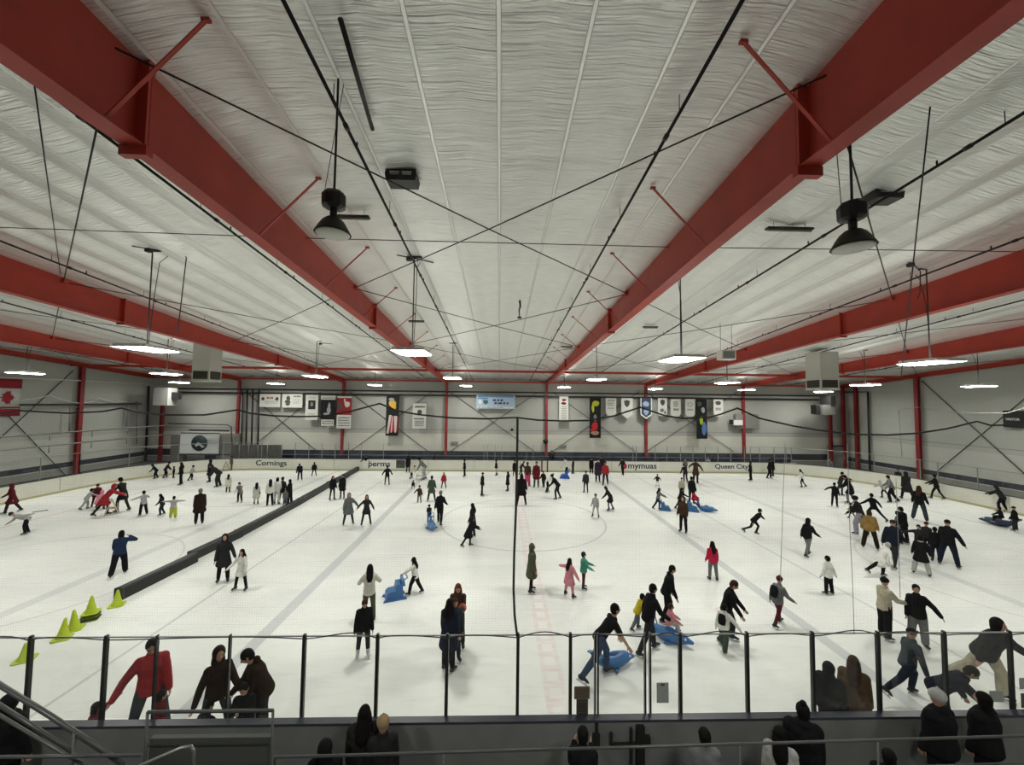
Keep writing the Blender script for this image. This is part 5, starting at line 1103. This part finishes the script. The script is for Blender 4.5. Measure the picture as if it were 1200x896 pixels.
(709.5, 568.5, 540, 185, 'walk2', ('jacket', 'red'), ('norm', 'black'), ('short', 'hair'), 'skater in a red and white jacket at the front of the dense far crowd'),
(722, 551, 537, 100, 'lean', ('jacket', 'black'), ('norm', 'black'), ('short', 'hair'), 'adult in black leaning right at the left end of the bold lettered advert'),
(730, 557, 536, 200, 'walk', ('jacket', 'soot'), ('norm', 'char'), ('short', 'hair'), 'adult in black with a red bag in front of the bold lettered advert'),
(774, 551, 534, 190, 'still', ('jacket', 'dbrown'), ('norm', 'black'), ('short', 'hair'), 'adult in very dark red at the right end of the bold lettered advert'),
(785.5, 552.5, 536, 90, 'stand', ('jacket', 'black'), ('norm', 'black'), ('short', 'hair'), 'adult in black and white at the far boards, left of three'),
(793, 552.5, 537, 180, 'still', ('jacket', 'black'), ('wide', 'grey'), ('short', 'hair'), 'seated looking adult in black with grey legs at the far boards'),
(803, 554, 536, 180, 'still', ('jacket', 'grey'), ('norm', 'char'), ('short', 'hair'), 'adult in pale patterned top in the far group right of the advert'),
(803.5, 565, 543, 200, 'lean', ('jacket', 'char'), ('norm', 'char'), ('short', 'hair'), 'adult in dark grey in front of the pale patterned top'),
(815, 566, 536, 30, 'out', ('coat', 'brown'), ('norm', 'black'), ('short', 'hbrown'), 'adult in a brown coat with one arm swung right in the far group', dict(armR=(10, 42, 0))),
(770.5, 570, 555, 180, 'out', ('jacket', 'char'), ('norm', 'white'), ('short', 'hair'), 'tiny child in dark jacket and white trousers, arms out, alone', dict(armL=(5, 42, 0), armR=(5, 42, 0))),
(769, 597, 571, 85, 'push', ('jacket', 'grey'), ('norm', 'dblue'), ('long', 'hair'), 'long haired child in grey pushing the blue seat aid', dict(lean=12)),
(799, 583, 559, 180, 'stand', ('jacket', 'beige'), ('norm', 'char'), ('cap', 'hair'), 'skater in a tan top and dark cap behind the adult leaning right'),
(794.5, 597, 571, 70, 'push', ('jacket', 'black'), ('slim', 'black'), ('short', 'hair'), 'adult in black leaning right over the child in crimson', dict(lean=20, tall=1.7)),
(810.5, 590, 558, 20, 'stand', ('jacket', 'black'), ('norm', 'black'), ('short', 'hair'), 'adult in black standing behind the child in crimson'),
(801, 624, 581, 200, 'stand', ('jacket', 'brown'), ('norm', 'black'), ('hood', 'brown'), 'skater in a brown grey jacket in front of the child in crimson'),
(830, 552.5, 535, 180, 'still', ('jacket', 'lgrey'), ('norm', 'black'), ('short', 'blond'), 'skater with a white jacket and black trousers left of the Queen City advert'),
(836, 553, 535, 0, 'still', ('coat', 'black'), ('wide', 'black'), ('short', 'hair'), 'adult in black just left of the Queen City advert'),
(880, 563, 540, 275, 'stand', ('jacket', 'black'), ('norm', 'black'), ('pony', 'hair'), 'adult in black at the right end of the Queen City advert'),
(901, 560.5, 537, 90, 'lean', ('jacket', 'black'), ('norm', 'black'), ('short', 'hair'), 'adult in black, the left of a close pair before the blank advert', dict(lean=12)),
(906, 558, 536, 270, 'still', ('coat', 'black'), ('norm', 'black'), ('short', 'hair'), 'adult in a black coat, the right of a close pair before the blank advert'),
(942, 571, 549.5, 260, 'glide', ('jacket', 'white'), ('slim', 'black'), ('long', 'hair'), 'child with a white top and black trousers near the far right corner'),
(879, 626, 594, 90, 'race', ('jacket', 'black'), ('slim', 'black'), ('short', 'hair'), 'skater in black racing right with an arm stretched forward', dict(tall=1.85)),
(946, 652, 607, 35, 'walk', ('hoodie', 'black'), ('norm', 'grey'), ('hood', 'black'), 'skater in a black hoodie and grey trousers reaching right'),
# ---- right end
(972.5, 559.5, 536, 185, 'apart', ('jacket', 'grey'), ('norm', 'black'), ('cap', 'hair'), 'skater in a grey top and dark cap in front of the red column at right'),
(983, 581, 552, 90, 'reach', ('jacket', 'char'), ('slim', 'char'), ('short', 'hair'), 'adult in dark grey reaching out to the adult in a black coat'),
(978, 593.5, 565, 20, 'out', ('jacket', 'black'), ('norm', 'black'), ('short', 'hair'), 'skater in black with left arm stretched out, right end of the ice', dict(armL=(5, 65, 0), armR=(5, 15, 0))),
(998, 590, 557, 280, 'lean', ('coat', 'black'), ('norm', 'grey'), ('short', 'hair'), 'adult in a black coat leaning left with grey trousers', dict(lean=24)),
(1010, 627, 582, 290, 'lean', ('jacket', 'soot'), ('snow', 'lilac'), ('helmet', 'black'), 'skater with black helmet and pale lilac snow trousers', dict(lean=16)),
(999, 607.5, 589, 275, 'walk', ('jacket', 'black'), ('slim', 'black'), ('helmet', 'black'), 'small child in black striding left beside the lilac snow trousers'),
(1028, 612, 579, 320, 'lunge', ('jacket', 'black'), ('slim', 'black'), ('short', 'hair'), 'adult in black with one leg trailing to the right behind the tan jacket', dict(lean=18)),
(1020, 643, 597, 0, 'apart', ('puffer', 'tan'), ('wide', 'dbrown'), ('bob', 'hbrown'), 'woman in a tan puffer jacket with her back turned'),
(1046, 665, 609, 20, 'walk', ('jacket', 'navy'), ('norm', 'char'), ('cap', 'char'), 'man with a navy jacket and cap behind the lunging skater in white', dict(fat=1.1)),
(1060, 638, 594, 300, 'stand', ('jacket', 'black'), ('norm', 'black'), ('short', 'hair'), 'adult in black bowed over a second head, upper right group', dict(head=20, fat=1.1)),
(1052, 636, 598, 90, 'stand', ('jacket', 'grey'), ('norm', 'black'), ('short', 'hair'), 'adult with a grey top close against the adult in black, upper right group'),
(1048, 589, 557, 265, 'glide', ('hoodie', 'grey'), ('wide', 'black'), ('short', 'hair'), 'skater in a grey hoodie and loose black trousers behind the small pale child'),
(1038, 583.5, 563, 270, 'push', ('jacket', 'lgrey'), ('slim', 'black'), ('hood', 'lgrey'), 'small child in a pale hooded jacket led by the skater in the grey hoodie'),
(1053, 572, 549, 180, 'still', ('coat', 'black'), ('norm', 'black'), ('cap', 'brown'), 'adult in black with a brown cap at the right end boards'),
(1064, 586, 551, 330, 'walk', ('parka', 'soot'), ('norm', 'black'), ('hood', 'soot'), 'big figure in a long black parka next to the right end boards'),
(1078, 610, 565.5, 10, 'apart', ('jacket', 'black'), ('wide', 'slate'), ('long', 'hbrown'), 'woman with a black top and wide blue grey jeans'),
(1078, 650, 614, 190, 'out', ('jacket', 'char'), ('norm', 'char'), ('short', 'hair'), 'skater with a patterned grey top, arms out, behind the flared black coat', dict(armR=(15, 70, 0))),
(1080, 674, 626, 5, 'apart', ('coat', 'black'), ('wide', 'lgrey'), ('bob', 'hair'), 'girl in a flared black coat and pale trousers with a light scarf', dict(extra='scarf')),
(1087, 646, 611, 200, 'stand', ('jacket', 'char'), ('norm', 'black'), ('beanie', 'maroon'), 'skater with a dark red hat behind the girl in the flared coat'),
(1097, 659, 617, 5, 'still', ('jacket', 'black'), ('norm', 'dblue'), ('short', 'hair'), 'person in black partly hidden beside the man in dark jeans'),
(1112, 664, 608.5, 15, 'apart', ('jacket', 'black'), ('norm', 'dblue'), ('cap', 'black'), 'broad man in a black jacket and dark blue jeans, back turned', dict(fat=1.12, armR=(5, 30, 10))),
(1026, 676, 634, 60, 'lunge', ('parka', 'white'), ('norm', 'black'), ('short', 'lgrey'), 'skater in a white jacket lunging with one leg far back', dict(lean=35, legL=(30, 34, 6), legR=(-50, 6, 8))),
(972, 697, 651, 300, 'stand', ('jacket', 'white'), ('norm', 'black'), ('short', 'hair'), 'child with a white jacket and black trousers turned away right of centre', dict(armR=(-15, 25, 5))),
(1099, 585, 556, 280, 'walk', ('jacket', 'black'), ('slim', 'black'), ('short', 'hair'), 'skater in black with a hand out close to the right end boards', dict(armL=(50, 10, 10))),
(1176, 600, 569, 285, 'lean', ('jacket', 'char'), ('norm', 'black'), ('hood', 'char'), 'adult in dark grey leaning with arms forward above the navy aid', dict(lean=24, armL=(60, 5, 0), armR=(50, 5, 0))),
(1190, 622, 593, 285, 'apart', ('jacket', 'black'), ('norm', 'char'), ('cap', 'black'), 'child in a dark cap standing right of the navy aid'),
# ---- middle and near ice
(138, 675, 622, 15, 'walk2', ('jacket', 'blue'), ('wide', 'black'), ('bob', 'hair'), 'man in a dark blue jacket with a hand raised to his head', dict(armR=(40, 75, 110, -45), fat=1.08)),
(261, 682, 625, 185, 'stand', ('coat', 'char'), ('norm', 'black'), ('hood', 'black'), 'woman in a dark grey jacket in front of the divider, leading a girl', dict(armL=(15, 25, 10))),
(282, 691.5, 642.5, 215, 'apart', ('dress', 'white'), ('slim', 'black'), ('long', 'hair'), 'girl in a white dress and black leggings', dict(armR=(25, 30, 30))),
(432, 728, 661, 0, 'stand', ('hoodie', 'cream'), ('norm', 'olive'), ('long', 'hair'), 'woman in a cream hoodie and olive trousers, back turned', dict(armL=(20, 35, 100, -20), armR=(20, 35, 100, -20))),
(425, 769, 700, 175, 'stand', ('jacket', 'black'), ('slim', 'char'), ('short', 'hbrown'), 'skater in a bulky black jacket gliding towards the near glass', dict(shoes='pale', fat=1.1, head=20)),
(487, 696.5, 652.5, 285, 'walk', ('fit', 'white'), ('norm', 'black'), ('long', 'hair'), 'girl with a white top pushing the blue seat aid', dict(armL=(55, 5, 5), armR=(50, 5, 5))),
(536, 757, 681, 185, 'front', ('jacket', 'brown'), ('norm', 'char'), ('long', 'copper'), 'woman with long auburn hair, rear of the trio behind the glass'),
(532, 774, 700, 170, 'still', ('coat', 'slate'), ('norm', 'char'), ('short', 'hbrown'), 'person in a slate grey coat, middle of the trio behind the glass'),
(525, 787, 701, 30, 'still', ('parka', 'dblue'), ('norm', 'black'), ('long', 'hair'), 'person in a long dark navy coat, front of the trio behind the glass', dict(tall=1.72)),
(622, 694, 636.5, 80, 'stand', ('parka', 'olive'), ('slim', 'black'), ('hood', 'olive'), 'person in a long olive parka standing right of the net rope'),
(667, 699.5, 653.6, 40, 'apart', ('coat', 'pink'), ('slim', 'pink'), ('long', 'hair'), 'girl in a pink coat and pink tights with her left arm raised', dict(armL=(20, 70, 20), armR=(15, 30, 5))),
(683.5, 690, 646, 85, 'still', ('jacket', 'green'), ('slim', 'maroon'), ('short', 'hair'), 'child in a teal green top with both arms forward', dict(armL=(45, 5, 25), armR=(35, 5, 25))),
(836, 680.5, 634, 335, 'stand', ('jacket', 'crimson'), ('norm', 'grey'), ('long', 'hair'), 'girl in a bright crimson jacket and grey trousers'),
(911, 733.5, 675, 40, 'walk', ('jacket', 'grey'), ('slim', 'maroon'), ('beanie', 'maroon'), 'child in a dark red knit hat, grey jacket and dark red trousers', dict(extra='backpack')),
(780, 728, 661, 80, 'lean', ('hoodie', 'black'), ('norm', 'black'), ('short', 'hair'), 'tall adult in a black hoodie bending behind the child in pink', dict(lean=16, tall=1.85, armL=(4, 8, 10), armR=(8, 8, 14))),
(758, 766, 682, 60, 'walk', ('jacket', 'black'), ('norm', 'char'), ('short', 'hair'), 'man in a black jacket and grey jeans behind the gate posts', dict(lean=14, tall=1.8)),
(744, 739, 696, 60, 'push', ('jacket', 'yellow'), ('norm', 'grey'), ('short', 'hair'), 'child in a yellow jacket half hidden behind the man in grey jeans'),
(851, 752, 677, 95, 'lean', ('jacket', 'black'), ('norm', 'char'), ('short', 'hbrown'), 'adult in black bending over the child in black and white', dict(lean=12, tall=1.85, head=25, armL=(30, 4, 12), armR=(24, 4, 12))),
(848, 762, 708, 20, 'walk', ('jacket', 'white'), ('wide', 'olivegreen'), ('short', 'hair'), 'child with a white jacket and black backpack, supported by an adult', dict(extra='backpack', armR=(5, 50, 5))),
(1037, 748, 676, 50, 'stand', ('jacket', 'beige'), ('wide', 'black'), ('beanie', 'black'), 'man in a beige jacket and wide black trousers', dict(armR=(40, 10, 40), fat=1.1)),
(1076, 757, 684.5, 165, 'stand', ('jacket', 'black'), ('wide', 'grey'), ('short', 'hair'), 'man in a black jacket and loose grey trousers holding his arm out', dict(armL=(5, 45, 0), lean=-3, fat=1.08)),
(697, 797, 703.5, 70, 'lean', ('tee', 'black'), ('norm', 'denim'), ('short', 'hair'), 'bent man in a black tee shirt and blue jeans pushing a whale aid', dict(lean=42, armL=(24, 6, 4), armR=(28, 6, 4), legL=(28, 26, 6), legR=(-26, 16, 6), tall=1.9, head=-20)),
(1054, 818, 734, 50, 'lunge', ('jacket', 'slate'), ('norm', 'dblue'), ('cap', 'black'), 'boy in a slate blue jacket striding left behind the glass', dict(lean=14, legR=(-44, 14, 6), tall=1.8)),
(1144, 809, 714, 110, 'lunge', ('puffer', 'char'), ('wide', 'beige'), ('hood', 'black'), 'large person in a charcoal coat and beige trousers leaning forward', dict(lean=24, tall=1.95, fat=1.12, legL=(24, 26, 6), legR=(-30, 12, 6))),
]
for t in T:
    kw = t[9] if len(t) > 9 else {}
    person(*t[:9], **kw)
# people riding the aids
def rider(x, yf, top, legs, hair, label, H, zseat, face, **k):
    g = onZ(x, yf, 0); return person(x, yf, yf-30, face, 'sit', top, legs, hair, label, size=H, z=zseat, XY=(g.x, g.y), **k)
rider(784, 750, ('jacket', 'pink'), ('norm', 'lgrey'), ('short', 'hbrown'), 'small child in a pink jacket riding the blue whale aid', 1.02, .18, 80)
rider(812.5, 597, ('jacket', 'crimson'), ('norm', 'crimson'), ('short', 'hair'), 'small child in crimson riding the blue aid', 1.15, .30, 90)
rider(1174, 617, ('jacket', 'black'), ('norm', 'black'), ('short', 'hair'), 'small child in black sitting on the navy aid', 1.1, .20, 285)
# people close to the near boards, on the ice
def onice(x, yt, H, D, face, pose, top, legs, hair, label, **k):
    p = onY(x, yt, D); return person(x, 0, yt, face, pose, top, legs, hair, label, XY=(p.x, D), size=H, **k)
onice(180, 741, 1.97, 8.0, 185, 'apart', ('jacket', 'red'), ('norm', 'slate'), ('short', 'hair'), 'man in a red jacket and jeans reaching down to a fallen child', armR=(10, 38, 4), armL=(5, 12, 5), lean=5, head=15)
onice(108, 824, 1.05, 7.85, 90, 'sit', ('jacket', 'maroon'), ('norm', 'char'), ('bob', 'hair'), 'fallen child holding up an arm to the man in red', armL=(112, 10, 5), armR=(20, 14, 40), z=.0)
onice(188, 796, 1.12, 7.75, 75, 'stand', ('jacket', 'maroon'), ('norm', 'denim'), ('short', 'hair'), 'child in maroon standing in front of the man in red')
onice(230, 820, .95, 7.7, 80, 'lean', ('jacket', 'soot'), ('norm', 'slate'), ('short', 'hair'), 'small child in dark grey by the near boards behind the railing box')
onice(257, 752, 1.76, 8.0, 165, 'apart', ('hoodie', 'dbrown'), ('norm', 'slate'), ('hood', 'dbrown'), 'adult in a dark brown hoodie and jeans with one arm hanging', armR=(5, 26, 4), armL=(35, 14, 20))
onice(312, 753, 1.86, 8.0, 265, 'stand', ('hoodie', 'dbrown'), ('norm', 'soot'), ('short', 'hair'), 'adult in dark brown bowed to the left over a child', lean=20, head=22, armR=(25, 6, 20), armL=(15, 8, 10), fat=1.08)
onice(291, 779, 1.45, 7.7, 200, 'lean', ('jacket', 'black'), ('wide', 'teal'), ('short', 'hair'), 'child in black between the two adults in brown', lean=12, shoes='black')
onice(1096, 770, 1.72, 7.95, 85, 'bend', ('jacket', 'navy'), ('norm', 'denim'), ('short', 'hair'), 'person in a dark navy jacket bent right over with an arm to the ice', lean=46, armR=(48, 6, 4), armL=(-5, 25, 30), fat=1.1)
onice(971, 776, 1.62, 7.6, 20, 'still', ('puffer', 'black'), ('norm', 'black'), ('hood', 'black'), 'figure in a black hooded coat against the near boards', fat=1.15)
onice(1000, 765, 1.72, 7.62, 10, 'still', ('parka', 'coat'), ('norm', 'dbrown'), ('long', 'hbrown'), 'long haired woman in a tan brown coat against the near boards', fat=1.12, turn=10, extra=None)
# spectators on the floor outside the boards
def spec(x, yt, H, face, pose, top, hair, label, **k):
    d = ray(x, yt); z = H-.0; t = (H*.985-EYE)/d.z; p = CAM+d*t
    k.setdefault('fat', 1.1); return person(x, 0, yt, face, pose, top, ('norm', 'black'), hair, label, XY=(p.x, min(p.y, 6.75)), size=H*1.03, skate=False, **k)
spec(427, 833, 1.72, 10, 'still', ('puffer', 'soot'), ('long', 'hair'), 'spectator with long black hair beside one in a pale hat')
spec(449, 846, 1.66, 0, 'still', ('jacket', 'soot'), ('beanie', 'blond'), 'spectator in a pale straw coloured hat outside the near boards')
spec(381, 873, 1.60, 10, 'still', ('puffer', 'black'), ('hood', 'black'), 'hooded spectator in black at the bottom, left of the long haired one')
spec(683, 864, 1.62, 0, 'front', ('jacket', 'black'), ('short', 'hair'), 'spectator with short dark hair below the brown notices')
spec(826, 860, 1.66, 340, 'still', ('jacket', 'grey'), ('short', 'hair'), 'spectator with dark hair below the middle of the near glass')
spec(914, 857, 1.62, 0, 'still', ('jacket', 'lgrey'), ('long', 'hair'), 'spectator with pale sleeves and long dark hair')
spec(941, 830, 1.78, 350, 'still', ('puffer', 'black'), ('bun', 'hair'), 'spectator in black with hair in a bun, behind the pale sleeves')
spec(1101, 815, 1.80, 300, 'still', ('puffer', 'black'), ('beanie', 'lgrey'), 'spectator in a grey beanie and black coat, lower right')
spec(1154, 817, 1.74, 290, 'still', ('puffer', 'black'), ('bob', 'hair'), 'spectator with black bobbed hair turned to the grey beanie')
spec(1042, 884, 1.55, 0, 'still', ('jacket', 'black'), ('short', 'hair'), 'spectator whose head just shows at the bottom right of centre')
spec(975, 872, 1.2, 0, 'still', ('jacket', 'navy'), ('short', 'hair'), 'child spectator in navy beside the pale sleeves') if False else None
spec(24, 812, 1.78, 60, 'still', ('puffer', 'black'), ('hood', 'black'), 'dark spectator behind the slanting stair rails')
# walkway behind the far boards
def far(x, yt, face, top, hair, label, H=1.7):
    Y = 38.6; p = onY(x, yt, Y); person(x, 0, yt, face, 'still', top, ('norm', 'black'), hair, label, XY=(p.x, Y), size=H, skate=False)
far(646.5, 530, 180, ('coat', 'black'), ('short', 'hair'), 'bystander in black on the walkway behind the far gate', 1.9)

# things carried
b = MB(); b.ell((0, 0, 0), (.11, .10, .12), 12, 8)
p = onY(542, 712, onZ(536, 757).y-.25); tag(b.build('round_bag', mat('bag_coral', (.45, .12, .08), .6), loc=p), 'small coral red round bag held by the auburn haired woman', 'bag')
g = onZ(31, 625.5); h_ = onY(38, 600, g.y); q_ = onY(56, 597.5, g.y+.1); b = MB(); b.tube([h_, q_], .02, 6); tag(b.build('stick', mat('stick_dark', (.03, .03, .03), .6)), 'thin dark stick held out behind the bent skater', 'stick')
g = onZ(730, 557); p = onY(732.5, 546, g.y-.15); b = MB(); b.ell((0, 0, 0), (.18, .12, .25), 12, 8); tag(b.build('red_bag', mat('bag_red', (.4, .02, .05), .6), loc=p), 'red bag on the arm of the adult before the bold lettered advert', 'bag')

# ---- grow every figure into one smooth skin: union by voxels, then plain meshes
for o, vx in JOBS:
    r = o.modifiers.new('r', 'REMESH'); r.mode = 'VOXEL'; r.voxel_size = vx; r.use_smooth_shade = True
    s = o.modifiers.new('s', 'SMOOTH'); s.factor = .5; s.iterations = 3
bpy.context.view_layer.update(); dg = bpy.context.evaluated_depsgraph_get()
for o, vx in JOBS:
    me = bpy.data.meshes.new_from_object(o.evaluated_get(dg), depsgraph=dg); old = o.data
    if not me.materials: me.materials.append(old.materials[0])
    o['_m'] = 1; o.modifiers.clear(); o.data = me; del o['_m']; bpy.data.meshes.remove(old)

# ================================================================ world and render look
W = bpy.data.worlds.new('world'); SC.world = W; W.use_nodes = True
W.node_tree.nodes['Background'].inputs[0].default_value = (.5, .5, .45, 1); W.node_tree.nodes['Background'].inputs[1].default_value = .02
vs_ = SC.view_settings; vs_.view_transform = 'Standard'; vs_.look = 'None'; vs_.gamma = 1; vs_.exposure = EXPO; vs_.use_curve_mapping = False
SC.cycles.transparent_max_bounces = 16; SC.cycles.use_denoising = True; SC.cycles.max_bounces = 8; SC.cycles.diffuse_bounces = 4
